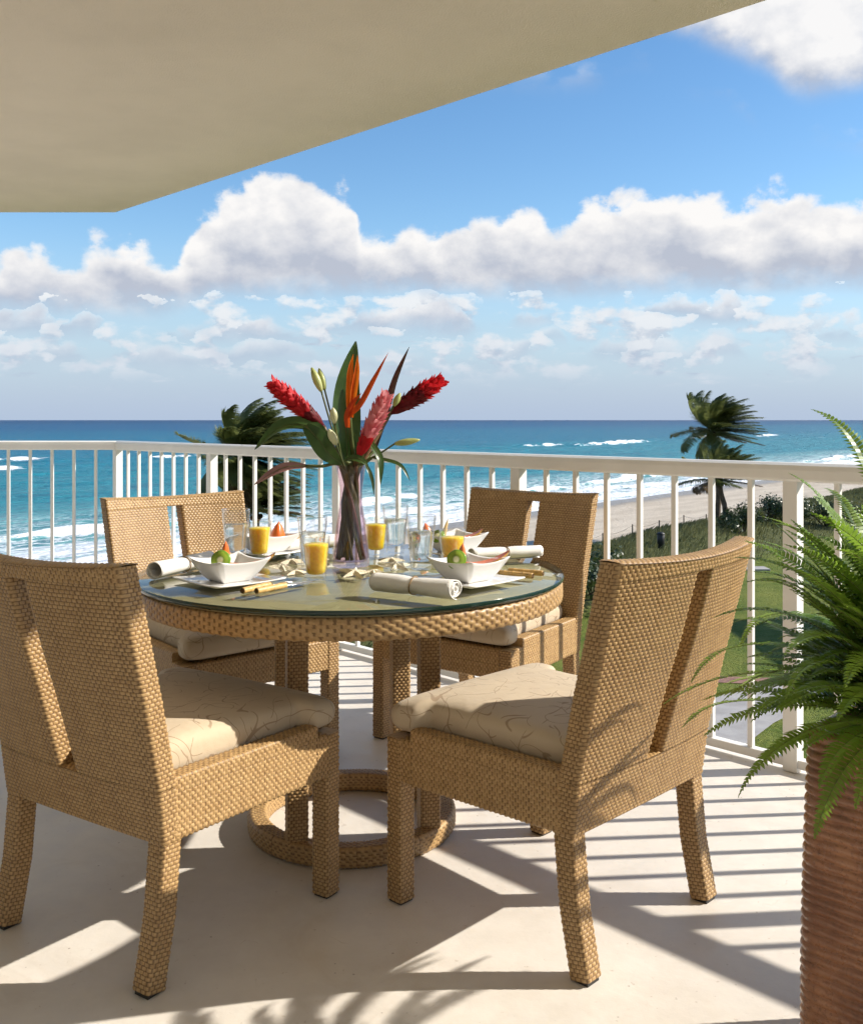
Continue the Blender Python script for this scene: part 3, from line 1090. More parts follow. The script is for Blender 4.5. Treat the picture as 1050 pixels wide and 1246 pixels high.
corner_l = rail_local(CORNER)
left_end = rail_local((CORNER.x - 5.0, CORNER.y))
near_t = -3.6 * BAY
handrail((near_t, 0), (corner_l[0] + 0.012, 0)).build('top_rail', M['paint'], rail)
handrail((corner_l[0] - 0.010, 0.014), left_end).build('top_rail', M['paint'], rail)
mb = MB()
mb.box(((near_t + corner_l[0]) / 2, 0, 0.030), (corner_l[0] - near_t, 0.036, 0.03), bevel=0.003)
mb.build('bottom_rail', M['paint'], rail)
le = Vector(left_end)
cl = Vector(corner_l)
lang = math.atan2((le - cl).y, (le - cl).x)
mb = MB()
mid = (le + cl) / 2
mb.box((mid.x, mid.y, 0.030), ((le - cl).length - 0.05, 0.036, 0.03), rot=Matrix.Rotation(lang, 3, 'Z'), bevel=0.003)
mb.build('bottom_rail', M['paint'], rail)
picket_me = MB().box((0, 0, 0.508), (0.019, 0.019, 0.926), bevel=0.0015).mesh('picket')
post_me = MB().box((0, 0, 0.487), (0.050, 0.050, 0.970), bevel=0.002).mesh('post')
for me_ in (picket_me, post_me):
    me_.materials.append(M['paint'])


def put(name, me, parent, loc, rz=0.0):
    o = bpy.data.objects.new(name, me)
    C.objects.link(o)
    o.parent = parent
    o.location = loc
    o.rotation_euler = (0, 0, rz)
    return o


for b in range(-3, 5):
    put('post', post_me, rail, (b * BAY, 0, 0))
    for k in range(1, 8):
        t = (b - 1) * BAY + k * BAY / 8
        if t > near_t:
            put('picket', picket_me, rail, (t, 0, 0))
ld = (le - cl).normalized()
for k in range(1, 34):
    p = cl + ld * (k * 0.1505)
    if (le - cl).length < k * 0.1505:
        break
    if k % 8 == 0:
        put('post', post_me, rail, (p.x, p.y, 0), lang)
    else:
        put('picket', picket_me, rail, (p.x, p.y, 0), lang)


# ------------------------------------------------------------------ woven surfaces (real relief)
def weave(a, b, period, row, amp):
    """height of an over-under weave at (a along the strands, b across the rows)"""
    fb = b / row
    ri = np.floor(fb)
    fr = fb - ri
    p = np.sqrt(np.clip(1 - (2 * fr - 1) ** 2, 0, 1))
    w = 0.5 + 0.5 * np.cos(2 * np.pi * (a / period + 0.5 * (ri % 2)))
    jit = 0.9 + 0.2 * np.modf(np.abs(np.sin(ri * 12.9898 + np.floor(a / period + 0.5 * (ri % 2) + 0.5) * 78.233) * 43758.5))[0]
    over = p * (0.04 + 0.96 * w ** 0.75) * jit
    st = np.abs(np.cos(np.pi * 2 * a / period))
    stake_gap = 0.22 * st
    weave.mask = np.clip((stake_gap - over) / 0.10 + 0.5, 0, 1)  # low spots of the weave, later coloured darker as gap shade
    return amp * np.maximum(over, stake_gap)


def rrect(hx, hy, r, step):
    """rounded rectangle loop: points, outward normals and arc length"""
    pts, nor = [], []
    nx_ = max(2, int(round(2 * (hx - r) / step)))
    ny_ = max(2, int(round(2 * (hy - r) / step)))
    nc_ = 3

    def edge(p0, p1, n, nn):
        for i in range(n):
            q = i / n
            pts.append((p0[0] + (p1[0] - p0[0]) * q, p0[1] + (p1[1] - p0[1]) * q))
            nor.append(nn)

    def arc(c, a0):
        for i in range(nc_):
            a = a0 + (PI / 2) * i / nc_
            pts.append((c[0] + r * math.cos(a), c[1] + r * math.sin(a)))
            nor.append((math.cos(a), math.sin(a)))
    edge((-hx + r, -hy), (hx - r, -hy), nx_, (0, -1))
    arc((hx - r, -hy + r), -PI / 2)
    edge((hx, -hy + r), (hx, hy - r), ny_, (1, 0))
    arc((hx - r, hy - r), 0)
    edge((hx - r, hy), (-hx + r, hy), nx_, (0, 1))
    arc((-hx + r, hy - r), PI / 2)
    edge((-hx, hy - r), (-hx, -hy + r), ny_, (-1, 0))
    arc((-hx + r, -hy + r), PI)
    pts = np.array(pts)
    nor = np.array(nor)
    seg = np.linalg.norm(np.roll(pts, -1, 0) - pts, axis=1)
    arcl = np.concatenate([[0], np.cumsum(seg)[:-1]])
    return pts, nor, arcl, seg.sum()


CELL, ROW, AMP = 0.0140, 0.0086, 0.0027


def woven_bar(path, hx, hy, r=0.006, axis_x=None, period=CELL, row=ROW, amp=AMP, step=0.0024, caps=(False, False), taper=None, along=False):
    """rectangular section swept along path (list of points); strands wrap round the bar.  along=True lays strands lengthwise"""
    path = np.array(path, float)
    # resample
    seg = np.linalg.norm(np.diff(path, axis=0), axis=1)
    cum = np.concatenate([[0], np.cumsum(seg)])
    Lg = cum[-1]
    if along:
        tt = np.linspace(0, Lg, max(3, int(round(Lg / 0.0022))))
    else:
        tt = np.append(np.arange(0, Lg - 1e-4, row / 5), Lg)
    n = len(tt)
    C3 = np.stack([np.interp(tt, cum, path[:, k]) for k in range(3)], -1)
    tan = np.gradient(C3, axis=0)
    tan /= np.linalg.norm(tan, axis=1)[:, None]
    ax = np.array(axis_x, float)
    X = ax[None, :] - tan * (tan @ ax)[:, None]
    X /= np.linalg.norm(X, axis=1)[:, None]
    Y = np.cross(tan, X)
    pts, nor, arcl, per = rrect(hx, hy, r, 0.0018 if along else step)
    nper = max(2, round(per / period))
    period = per / nper
    A, B = np.meshgrid(arcl, tt)
    if along:
        h = weave(B, A, period, per / max(2, round(per / row)), amp)
    else:
        h = weave(A, B, period, row, amp)
    mk = weave.mask
    tp = np.ones(n) if taper is None else np.interp(tt / Lg, np.linspace(0, 1, len(taper)), taper)
    px_ = pts[None, :, 0] * tp[:, None] + nor[None, :, 0] * h
    py_ = pts[None, :, 1] * tp[:, None] + nor[None, :, 1] * h
    V = C3[:, None, :] + X[:, None, :] * px_[..., None] + Y[:, None, :] * py_[..., None]
    parts = [grid_mesh('', V, closed_u=True, flip=False, mask=mk)]
    for end, on in ((0, caps[0]), (-1, caps[1])):
        if on:
            c = C3[end]
            ring = V[end]
            inner = c[None, :] + (ring - c[None, :]) * 0.02
            g = np.stack([ring, inner]) if end == -1 else np.stack([inner, ring])
            parts.append(grid_mesh('', g, closed_u=True))
    return parts


# --- chair proportions (local: x right of the sitter, y forward)
WF, YF = 0.278, 0.262         # front legs
WR, YR = 0.249, -0.262        # rear feet
WT = 0.286                    # half width at the crest
ZT, TH = 0.890, 0.050
LEG = 0.024


def y_rear(z):
    return np.interp(z, [0.0, 0.15, 0.30, 0.42, 0.60, 0.90], [-0.292, -0.262, -0.248, -0.262, -0.302, -0.378])


def half_w(z):
    return np.interp(z, [0.30, 0.45, 0.90], [0.272, 0.275, WT])


def sag(z):
    return np.interp(z, [0.30, 0.42, 0.70, 0.90], [0.004, 0.018, 0.038, 0.042])


def z_top(x):
    return ZT - 0.010 * (1 - (x / WT) ** 2)


SLOT_W, SLOT_Z0, SLOT_Z1 = 0.029, 0.415, 0.850


def back_loop(x0f, x1f, z0, z1, top=False, edge_l=True, edge_r=True):
    """closed belt of weave round the back between x0f(z) and x1f(z)"""
    zz = np.append(np.arange(z0, z1 - 1e-4, ROW / 5), z1)     # samples keep step with the rows
    nz = len(zz)
    rows = []
    xm0, xm1 = x0f(0.5 * (z0 + z1)), x1f(0.5 * (z0 + z1))
    hx = (xm1 - xm0) / 2
    pts, nor, arcl, per = rrect(hx, TH / 2, 0.008, 0.0024)
    per_n = per / max(2, round(per / CELL))
    V = np.empty((nz, len(pts), 3))
    back_loop.mask = np.zeros((nz, len(pts)))
    for i, z in enumerate(zz):
        x0, x1 = x0f(z), x1f(z)
        cx, hx2 = (x0 + x1) / 2, (x1 - x0) / 2
        sc = hx2 / hx
        X = cx + pts[:, 0] * sc
        zi = np.full(len(X), z)
        if top:
            q = (z - z0) / (z1 - z0)
            zi = z0 + (z_top(X) - z0) * q
        h = weave(arcl, zi - z0, per_n, ROW, AMP)
        back_loop.mask[i] = weave.mask
        sg = sag(zi) * (1 - np.clip(X / WT, -1, 1) ** 2)
        slope = sag(zi) * 2 * X / WT ** 2          # dY/dX of the curved face
        nx_, ny_ = nor[:, 0], nor[:, 1]
        Y = y_rear(zi) - sg + TH / 2 + pts[:, 1]
        # normals follow the curve a little
        nX = nx_ - ny_ * slope
        nY = ny_ + nx_ * slope
        ln = np.sqrt(nX ** 2 + nY ** 2)
        V[i, :, 0] = X + nX / ln * h
        V[i, :, 1] = Y + nY / ln * h
        V[i, :, 2] = zi
    return V


def flat_woven(fn, na, nb, la, lb, amp=AMP, flip=False, period=CELL, row=ROW):
    """patch fn(a,b)->(pos, normal) with a in 0..la, b in 0..lb"""
    a = np.linspace(0, la, max(3, int(la / 0.0024)))
    b = np.linspace(0, lb, max(3, int(lb / 0.0018)))
    A, B = np.meshgrid(a, b)
    pos, nor = fn(A, B)
    h = weave(A, B, period, row, amp)
    edge = np.clip(np.minimum(np.minimum(A, la - A), np.minimum(B, lb - B)) / 0.004, 0, 1)
    return grid_mesh('', pos + nor * (h * edge)[..., None], flip=flip, mask=weave.mask)


def make_chair_meshes():
    out = {}
    lo = lambda z: -half_w(z)
    hi = lambda z: half_w(z)
    parts = []
    for args, kw in (((lo, hi, 0.300, SLOT_Z0), {}), ((lo, lambda z: -SLOT_W, SLOT_Z0, SLOT_Z1), {}),
                     ((lambda z: SLOT_W, hi, SLOT_Z0, SLOT_Z1), {}), ((lo, hi, SLOT_Z1, ZT), {'top': True})):
        Vb = back_loop(*args, **kw)
        parts.append(grid_mesh('', Vb, closed_u=True, mask=back_loop.mask))

    # crest cap
    def cap(A, B):
        X = -WT - 0.0035 + A
        z = z_top(X)
        Y = y_rear(z) - sag(z) * (1 - np.clip(X / WT, -1, 1) ** 2) + B - 0.0032
        rr_ = 0.0105
        ddx = np.abs(X) - (WT + 0.0035 - rr_)
        ddy = np.abs(B - (TH / 2 + 0.0032)) - (TH / 2 + 0.0032 - rr_)
        dl = np.sqrt(np.clip(ddx, 0, None) ** 2 + np.clip(ddy, 0, None) ** 2)
        kk = np.where((ddx > 0) & (ddy > 0) & (dl > rr_), rr_ / np.maximum(dl, 1e-9), 1.0)
        Y = Y - np.sign(B - TH / 2 - 0.0032) * np.clip(ddy, 0, None) * (1 - kk)
        X = X - np.sign(X) * np.clip(ddx, 0, None) * (1 - kk)
        bulge = 0.004 * np.sin(np.pi * np.clip(B / (TH + 0.0064), 0, 1)) ** 0.5
        pos = np.stack([X, Y, z + bulge - 0.0005], -1)
        nor = np.zeros_like(pos)
        nor[..., 2] = 1
        return pos, nor
    parts.append(flat_woven(cap, 0, 0, 2 * WT + 0.007, TH + 0.0064))
    # bottom of the back, slot sill and slot head (plain wrapped strands)

    def shelf(z, x0, x1, up):
        def fn(A, B):
            X = x0 + A
            zi = np.full_like(X, z)
            Y = y_rear(zi) - sag(zi) * (1 - np.clip(X / WT, -1, 1) ** 2) + B
            pos = np.stack([X, Y, zi], -1)
            nor = np.zeros_like(pos)
            nor[..., 2] = 1 if up else -1
            return pos, nor
        return flat_woven(fn, 0, 0, x1 - x0, TH, flip=not up)
    parts.append(shelf(SLOT_Z0, -SLOT_W - 0.004, SLOT_W + 0.004, True))
    parts.append(shelf(SLOT_Z1, -SLOT_W - 0.004, SLOT_W + 0.004, False))
    parts.append(shelf(0.300, -0.27, 0.27, False))
    out['backrest'] = np_mesh('backrest', parts)

    # rear legs (sabre curve), sharing the line of the back
    for nm, sx in (('rear_leg', 1),):
        zz = np.linspace(0.006, 0.306, 16)
        path = [((half_w(0.3) - LEG - 0.002) - 0.0 * z, y_rear(z) + LEG + 0.002, z) for z in zz]
        out['rear_leg'] = np_mesh('rear_leg', woven_bar(path, LEG, LEG, axis_x=(1, 0, 0), caps=(True, False)))
    path = [(0, 0, 0.006), (0, 0, 0.404)]
    out['front_leg'] = np_mesh('front_leg', woven_bar(path, LEG, LEG, axis_x=(1, 0, 0), caps=(True, True)))
    # front rail
    hz = (0.404 - 0.300) / 2
    path = [(-WF + LEG, 0, 0.300 + hz), (WF - LEG, 0, 0.300 + hz)]
    out['front_rail'] = np_mesh('front_rail', woven_bar(path, 0.022, hz, axis_x=(0, 1, 0), along=True, period=CELL))
    # side rail: from the back to the front leg, taller part with a step at the front
    y0, y1 = y_rear(0.37) + 0.035, YF - LEG
    x0, x1 = half_w(0.37) - 0.024, WF
    hz2 = (0.432 - 0.300) / 2
    ys = y1 - 0.030
    xs = x0 + (x1 - x0) * (ys - y0) / (y1 - y0)
    p = woven_bar([(x0, y0, 0.300 + hz2), (xs, ys, 0.300 + hz2)], 0.022, hz2, axis_x=(1, 0, 0), along=True, caps=(False, True))
    p += woven_bar([(xs, ys, 0.300 + hz), (x1, y1 + 0.006, 0.300 + hz)], 0.0222, hz + 0.0004, axis_x=(1, 0, 0), along=True)
    out['side_rail'] = np_mesh('side_rail', p)
    # woven seat deck under the cushion (closed sheet)
    mb = MB()
    V = [(-x0, y0 - 0.01, 0.385), (x0, y0 - 0.01, 0.385), (WF, YF, 0.385), (-WF, YF, 0.385),
         (-x0, y0 - 0.01, 0.315), (x0, y0 - 0.01, 0.315), (WF, YF, 0.315), (-WF, YF, 0.315)]
    mb.add(V, [(0, 1, 2, 3), (7, 6, 5, 4), (0, 4, 5, 1), (1, 5, 6, 2), (2, 6, 7, 3), (3, 7, 4, 0)], smooth=False)
    out['seat_deck'] = mb.mesh('seat_deck')
    out['foot'] = MB().box((0, 0, 0.004), (0.040, 0.040, 0.008)).mesh('foot')
    for k, me in out.items():
        me.materials.append(M['foot'] if k == 'foot' else M['wicker'])
    return out


def cushion_mesh():
    nx, ny = 90, 90
    u = np.linspace(-1, 1, nx)
    v = np.linspace(-1, 1, ny)
    U, Vv = np.meshgrid(u, v)
    # remap so that samples crowd to the rim
    su = np.sin(U * np.pi / 2)
    sv = np.sin(Vv * np.pi / 2)
    yb, yf = -0.222, YF + 0.030
    y = yb + (yf - yb) * (sv + 1) / 2
    # width: between the side rails at the rear, over them in front of the step
    wr = np.interp(y, [yb, 0.19, 0.215, yf], [0.222, 0.248, 0.285, 0.300])
    # round the corners
    cr = 0.025
    ey = np.clip((np.abs(sv) - 0.86) / 0.14, 0, 1)
    wr = wr - cr * (1 - np.sqrt(np.clip(1 - ey ** 2, 0, 1)))
    x = wr * su
    e = np.clip(1 - np.abs(su) ** 14, 0, 1) ** 0.34 * np.clip(1 - np.abs(sv) ** 14, 0, 1) ** 0.34
    dome = (1 - np.abs(su) ** 2.2) * (1 - np.abs(sv) ** 2.2)
    zmid = 0.452
    crease = 0.003 * np.sin(9 * x + 3) * np.sin(11 * y)
    zt = zmid + e * (0.038 + 0.016 * dome ** 0.7) + crease * e
    zb = zmid - e * 0.044
    top = np.stack([x, y, zt], -1)
    bot = np.stack([x, y, zb], -1)
    me = np_mesh('seat_cushion', [grid_mesh('', top), grid_mesh('', bot, flip=True)])
    bm = bmesh.new()
    bm.from_mesh(me)
    bmesh.ops.remove_doubles(bm, verts=bm.verts, dist=0.0006)
    # piping round the rim
    bm.to_mesh(me)
    bm.free()
    me.materials.append(M['fabric'])
    me.polygons.foreach_set('use_smooth', [True] * len(me.polygons))
    return me


CH = make_chair_meshes()
CUSH = cushion_mesh()
CHAIRS = [  # x, y, heading, label
    (0.3065, 2.4247, 135.6, 'tan woven chair seen from behind, nearest the potted fern', 'beige twig-print cushion on the chair nearest the potted fern'),
    (-0.6388, 2.3762, 56.4, 'tan woven chair cut by the left edge, its back in shade', 'beige twig-print cushion on the chair cut by the left edge'),
    (-0.742, 3.487, -48.0, 'sunlit tan woven chair facing the camera across the table, left', 'beige twig-print cushion on the sunlit chair behind the table at left'),
    (0.1953, 3.6878, -127.0, 'tan woven chair behind the table with its front in shade, right', 'beige twig-print cushion on the shaded chair behind the table at right'),
]
for (x, y, a, lab, clab) in CHAIRS:
    ch = empty('dining_chair', (x, y, 0), R(a - 90))
    tag(ch, lab, 'chair', 'woven dining chairs round the table')
    put('backrest', CH['backrest'], ch, (0, 0, 0))
    for sx in (1, -1):
        o = put('leg', CH['rear_leg'], ch, (0, 0, 0) if sx == 1 else (-2 * (half_w(0.3) - LEG - 0.002), 0, 0))
        put('foot', CH['foot'], o, (half_w(0.3) - LEG - 0.002, y_rear(0.01) + LEG + 0.002, 0))
        o = put('leg', CH['front_leg'], ch, (sx * WF, YF, 0))
        put('foot', CH['foot'], o, (0, 0, 0))
        o = put('side_rail', CH['side_rail'], ch, (0, 0, 0))
        if sx == -1:
            o.scale = (-1, 1, 1)
    put('front_rail', CH['front_rail'], ch, (0, YF, 0))
    put('seat_deck', CH['seat_deck'], ch, (0, 0, 0))
    cu = put('seat_cushion', CUSH, None, (x, y, 0), R(a - 90))
    tag(cu, clab, 'cushion', 'chair cushions')

# ------------------------------------------------------------------ table
TX, TY, TZ, TR = -0.230, 2.863, 0.740, 0.61
table = empty('dining_table', (TX, TY, 0))
tag(table, 'round woven dining table with a glass top and ring base', 'table')
mb = MB()
mb.lathe([(0.0, 0.7405), (TR - 0.004, 0.7405), (TR - 0.001, 0.7392)], 128, 0, cap=False)
mb.lathe([(TR - 0.001, 0.7392), (TR, 0.7375), (TR, 0.7290), (TR - 0.003, 0.7265), (TR - 0.016, 0.7262)], 128, 1, cap=False)
gt = mb.build('glass_top', [M['table_glass'], M['glass_edge']], table)


def woven_ring(r0, hx, hy, z, period, row, amp, r=0.012, step=0.003, n=None, along=True):
    """ring of rectangular section (hx radial, hy vertical half sizes)"""
    pts, nor, arcl, per = rrect(hx, hy, r, step)
    L = 2 * PI * r0
    n = n or int(L / 0.0028)
    th = np.linspace(0, 2 * PI, n, endpoint=False)
    per_l = L / round(L / period / 1)
    A, B = np.meshgrid(arcl, th * r0)
    rr = per / max(2, round(per / row / 2) * 2)
    if along:
        h = weave(B, A, per_l, rr, amp)
    else:
        h = weave(A, B, per / max(2, round(per / period)), L / (round(L / row / 2) * 2), amp)
    rad = r0 + pts[None, :, 0] + nor[None, :, 0] * h
    zz = z + pts[None, :, 1] + nor[None, :, 1] * h
    V = np.stack([rad * np.cos(th)[:, None], rad * np.sin(th)[:, None], zz], -1)
    V = np.concatenate([V, V[:1]], 0)
    mk = np.concatenate([weave.mask, weave.mask[:1]], 0)
    return [grid_mesh('', V, closed_u=True, flip=True, mask=mk)]


me = np_mesh('apron', woven_ring(TR - 0.042, 0.036, 0.0265, 0.6935, 0.030, 0.0098, 0.0038, r=0.010))
link_mesh('apron', me, M['wicker_table'], table)


def disc_mat():
    m, T, b, out = new_mat('woven_table_panel')
    co = obj_co(T)
    x, y, z = T.sep(co)
    a = T.math('ADD', T.math('MULTIPLY', x, 0.5), T.math('MULTIPLY', y, 0.866))
    c_ = T.math('SUBTRACT', T.math('MULTIPLY', x, 0.866), T.math('MULTIPLY', y, 0.5))
    s1 = T.math('SINE', T.math('MULTIPLY', a, 620))
    s2 = T.math('SINE', T.math('MULTIPLY', c_, 400))
    w = T.math('MULTIPLY', s1, s2)
    n = T.noise(co, 30, 3)
    base = T.mix(n.outputs['Fac'], (0.27, 0.225, 0.125), (0.42, 0.355, 0.215))
    T.link(base, b.inputs['Base Color'])
    b.inputs['Roughness'].default_value = 0.6
    bp = T.add('ShaderNodeBump')
    bp.inputs['Strength'].default_value = 0.8
    bp.inputs['Distance'].default_value = 0.0007
    T.link(T.math('ADD', w, T.math('MULTIPLY', s1, 0.8)), bp.inputs['Height'])
    T.link(bp.outputs[0], b.inputs['Normal'])
    return m


M['panel'] = disc_mat()
MB().lathe([(0.0, 0.7215), (TR - 0.011, 0.7215), (TR - 0.010, 0.7240), (TR - 0.013, 0.7257), (0.0, 0.7259)], 96).build('woven_panel', M['panel'], table)
for a in (-120, -32, 60, 147):
    q = Vector((0.262 * math.cos(R(a)), 0.262 * math.sin(R(a)), 0))
    me = np_mesh('leg', woven_bar([(q.x, q.y, 0.045), (q.x, q.y, 0.70)], 0.027, 0.027, axis_x=(math.cos(R(a + 45)), math.sin(R(a + 45)), 0)))
    link_mesh('leg', me, M['wicker_table'], table)
me = np_mesh('base_ring', woven_ring(0.272, 0.026, 0.026, 0.030, 0.0165, 0.0092, 0.003, r=0.010, along=False))
link_mesh('base_ring', me, M['wicker_table'], table)

# ------------------------------------------------------------------ place settings
ZG = 0.7412


def sq_ring(hs, z, lift, n=10, pinch=0.0):
    """square outline with raised corners; corners stay sharp, sides can bow in"""
    o = []
    cs = [(-1, -1), (1, -1), (1, 1), (-1, 1)]
    for k in range(4):
        a, b = cs[k], cs[(k + 1) % 4]
        for i in range(n):
            q = i / n
            px_, py_ = a[0] + (b[0] - a[0]) * q, a[1] + (b[1] - a[1]) * q
            e = abs(2 * q - 1)
            bow = 1 - pinch * (1 - e ** 2)
            # round the very corner
            o.append((px_ * hs * bow, py_ * hs * bow, z + lift * e ** 2.5))
    return o


def loft(mb, rings, cap_first=True, cap_last=True, mi=0):
    n = len(rings[0])
    V = [p for r_ in rings for p in r_]
    Fs = []
    for i in range(len(rings) - 1):
        for k in range(n):
            Fs.append((i * n + k, i * n + (k + 1) % n, (i + 1) * n + (k + 1) % n, (i + 1) * n + k))
    if cap_first:
        Fs.append(tuple(range(n - 1, -1, -1)))
    if cap_last:
        Fs.append(tuple((len(rings) - 1) * n + k for k in range(n)))
    mb.add(V, Fs, mi)


def bowl_mesh():
    mb = MB()
    o = [(0.038, 0.0, 0), (0.042, 0.003, 0), (0.052, 0.014, 0.001), (0.064, 0.030, 0.004), (0.076, 0.048, 0.008), (0.0795, 0.053, 0.010),
         (0.0790, 0.0545, 0.010), (0.0745, 0.051, 0.009), (0.061, 0.033, 0.004), (0.050, 0.018, 0.001), (0.040, 0.008, 0)]
    loft(mb, [sq_ring(h, z, l, 10, 0.03) for h, z, l in o])
    me = mb.mesh('bowl')
    me.materials.append(M['china'])
    return me


def plate_mesh():
    mb = MB()
    o = [(0.070, 0.0, 0), (0.080, 0.002, 0), (0.106, 0.007, 0.003), (0.1085, 0.0095, 0.004), (0.107, 0.0115, 0.004), (0.085, 0.0075, 0.001), (0.070, 0.006, 0)]
    loft(mb, [sq_ring(h, z, l, 10, 0.02) for h, z, l in o])
    me = mb.mesh('plate')
    me.materials.append(M['china'])
    return me


BOWL, PLATE = bowl_mesh(), plate_mesh()


def napkin_mesh(L, seed, hollow=False):
    r_ = random.Random(seed)
    turns, r1 = (1.25, 0.019) if hollow else (3.6, 0.0045)
    r2 = 0.0250
    n = int(40 * turns)
    th = 0.0022
    nl = 22
    outp, inp = [], []
    for i in range(n + 1):
        q = i / n
        a = -PI / 2 - turns * 2 * PI * (1 - q)
        rr = r1 + (r2 - r1) * q
        outp.append((math.cos(a) * (rr + th), math.sin(a) * (rr + th)))
        inp.append((math.cos(a) * rr, math.sin(a) * rr))
    loop = outp + inp[::-1]
    V = []
    ph = r_.random() * 6
    for j in range(nl + 1):
        y = -L / 2 + L * j / nl
        pin = 1 - 0.14 * math.exp(-(y / 0.018) ** 2)
        wob = 1 + 0.025 * math.sin(y * 40 + ph)
        for k, (x, z) in enumerate(loop):
            w2 = 1 + 0.02 * math.sin(k * 0.3 + y * 25 + ph)
            V.append((x * pin * wob * w2 * 1.08, y + 0.003 * math.sin(k * 0.21 + ph), z * pin * wob * w2 * 0.90))
    zmin = min(v[2] for v in V)
    V = [(v[0], v[1], v[2] - zmin) for v in V]
    m = len(loop)
    Fs = []
    for j in range(nl):
        for k in range(m):
            Fs.append((j * m + k, j * m + (k + 1) % m, (j + 1) * m + (k + 1) % m, (j + 1) * m + k))
    for k in range(n):
        a, b = k, k + 1
        c, d = m - 2 - k, m - 1 - k
        Fs.append((a, d, c, b))
        o = nl * m
        Fs.append((o + a, o + b, o + c, o + d))
    return MB().add(V, Fs).mesh('napkin')


def napkin(x, y, rz, label, seed, hollow=False, L=0.24, squash=1.0):
    e = empty('rolled_napkin', (x, y, ZG), rz)
    tag(e, label, 'napkin', 'rolled napkins')
    o = link_mesh('cloth_roll', napkin_mesh(L, seed, hollow), M['linen'], e)
    o.scale = (1, 1, squash)
    pts = []
    for k in range(25):
        a = 2 * PI * k / 24
        pts.append((math.cos(a) * 0.0268, 0.002 * math.sin(2 * a), (math.sin(a) * 0.0222 + 0.0246) * squash))
    MB().tube(pts, 0.0016, 6, cap=False).build('tie', M['twine'], e)
    return e


def cutlery(kind, x, y, rz, label):
    e = empty(kind, (x, y, ZG), rz)
    tag(e, label, kind, 'bamboo-handled cutlery')
    # handle along local x from 0 (butt) to 0.10
    mb = MB()
    prof = []
    xs = np.linspace(0.0, 0.105, 43)
    pts = [(float(q), 0, 0.0085) for q in xs]
    rad = []
    for q in xs:
        r_ = 0.0080
        for nd in (0.028, 0.060, 0.088):
            r_ += 0.0012 * math.exp(-((q - nd) / 0.0022) ** 2)
        rad.append(r_)
    rad[0] *= 0.94
    mb.tube(pts, rad, 14)
    h = mb.build('handle', M['bamboo'], e)
    MB().lathe([(0.0, 0.0), (0.0066, 0.0)], 14).build('cut_end', M['bamboo_end'], h).matrix_local = Matrix.Translation((-0.0006, 0, 0.0085)) @ Matrix.Rotation(-PI / 2, 4, 'Y')
    mb = MB()
    if kind == 'knife':
        V, Fs = [], []
        n = 14
        for i in range(n + 1):
            q = i / n
            X = 0.100 + 0.115 * q
            w = 0.0045 + 0.0055 * min(1, q * 3) - 0.009 * max(0, q - 0.75) * 4 * 0.9
            z = 0.0080 - 0.004 * q
            for (yy, zz) in ((-w, z + 0.0004), (w * 0.6, z + 0.0013), (w * 0.6, z - 0.0009), (-w, z - 0.0004)):
                V.append((X, yy, zz))
        for i in range(n):
            for k in range(4):
                Fs.append((4 * i + k, 4 * i + (k + 1) % 4, 4 * i + 4 + (k + 1) % 4, 4 * i + 4 + k))
        Fs += [(3, 2, 1, 0), tuple(4 * n + k for k in range(4))]
        mb.add(V, Fs)
        mb.build('blade', M['steel'], e)
    else:
        mb.tube([(0.098, 0, 0.0085), (0.125, 0, 0.0075), (0.150, 0, 0.0055)], [0.0035, 0.0025, 0.004], 8, squash=0.5)
        mb.box((0.160, 0, 0.0050), (0.026, 0.021, 0.0016), bevel=0.0006)
        for k in range(4):
            yy = -0.0090 + 0.006 * k
            mb.tube([(0.170, yy, 0.0050), (0.190, yy, 0.0040), (0.215, yy, 0.0075)], [0.0016, 0.0014, 0.0007], 6)
        mb.build('fork_head', M['steel'], e)
    return e


def papaya(x, y, z, rz, tilt, label, L=0.13):
    """wedge of papaya: crescent boat with skin underneath"""
    e = empty('papaya_wedge', (x, y, z), rz)
    e.rotation_euler = (0, tilt, rz)
    tag(e, label, 'papaya wedge', 'papaya wedges in the bowls')
    n = 18
    fl, sk = MB(), MB()
    V = []
    V2 = []
    for i in range(n + 1):
        q = i / n
        X = (q - 0.5) * L
        w = 0.019 * math.sin(PI * (0.04 + 0.92 * q)) ** 0.7
        bend = 0.016 * (2 * q - 1) ** 2
        V += [(X, -w, 0.020 + bend), (X, 0, 0.004 + bend * 1.0 + (0.020 - 0.004) * 0.15), (X, w, 0.020 + bend), (X, 0, 0.0215 + bend - w * 0.2)]
        for k in range(7):
            a = PI + PI * k / 6
            V2.append((X, math.cos(a) * w * 1.03, 0.0198 + bend + math.sin(a) * w * 0.95))
    Fs = []
    for i in range(n):
        Fs.append((4 * i, 4 * i + 3, 4 * i + 7, 4 * i + 4))
        Fs.append((4 * i + 3, 4 * i + 2, 4 * i + 6, 4 * i + 7))
    fl.add(V, Fs)
    fl.build('flesh', M['papaya'], e)
    Fs = []
    for i in range(n):
        for k in range(6):
            Fs.append((7 * i + k, 7 * i + k + 1, 7 * i + 8 + k, 7 * i + 7 + k))
    Fs += [tuple(range(7)), tuple(7 * n + k for k in range(6, -1, -1))]
    sk.add(V2, Fs)
    sk.build('skin', M['papaya_skin'], e)
    return e


def kiwi(x, y, z, face, label, r=0.025):
    e = MB()
    e.lathe([(0.0, -0.006), (r * 0.96, -0.006), (r, -0.003), (r, 0.003), (r * 0.96, 0.006), (0.0, 0.0062)], 36, 0,
            rmod=lambda a, zz, i: 1 + 0.02 * math.sin(2 * a) + 0.012 * math.sin(5 * a))
    o = e.build('kiwi_slice', M['kiwi'])
    o.location = (x, y, z)
    o.rotation_euler = Vector(face).to_track_quat('Z', 'Y').to_euler()
    tag(o, label, 'kiwi slice', 'kiwi slices in the bowls')
    return o


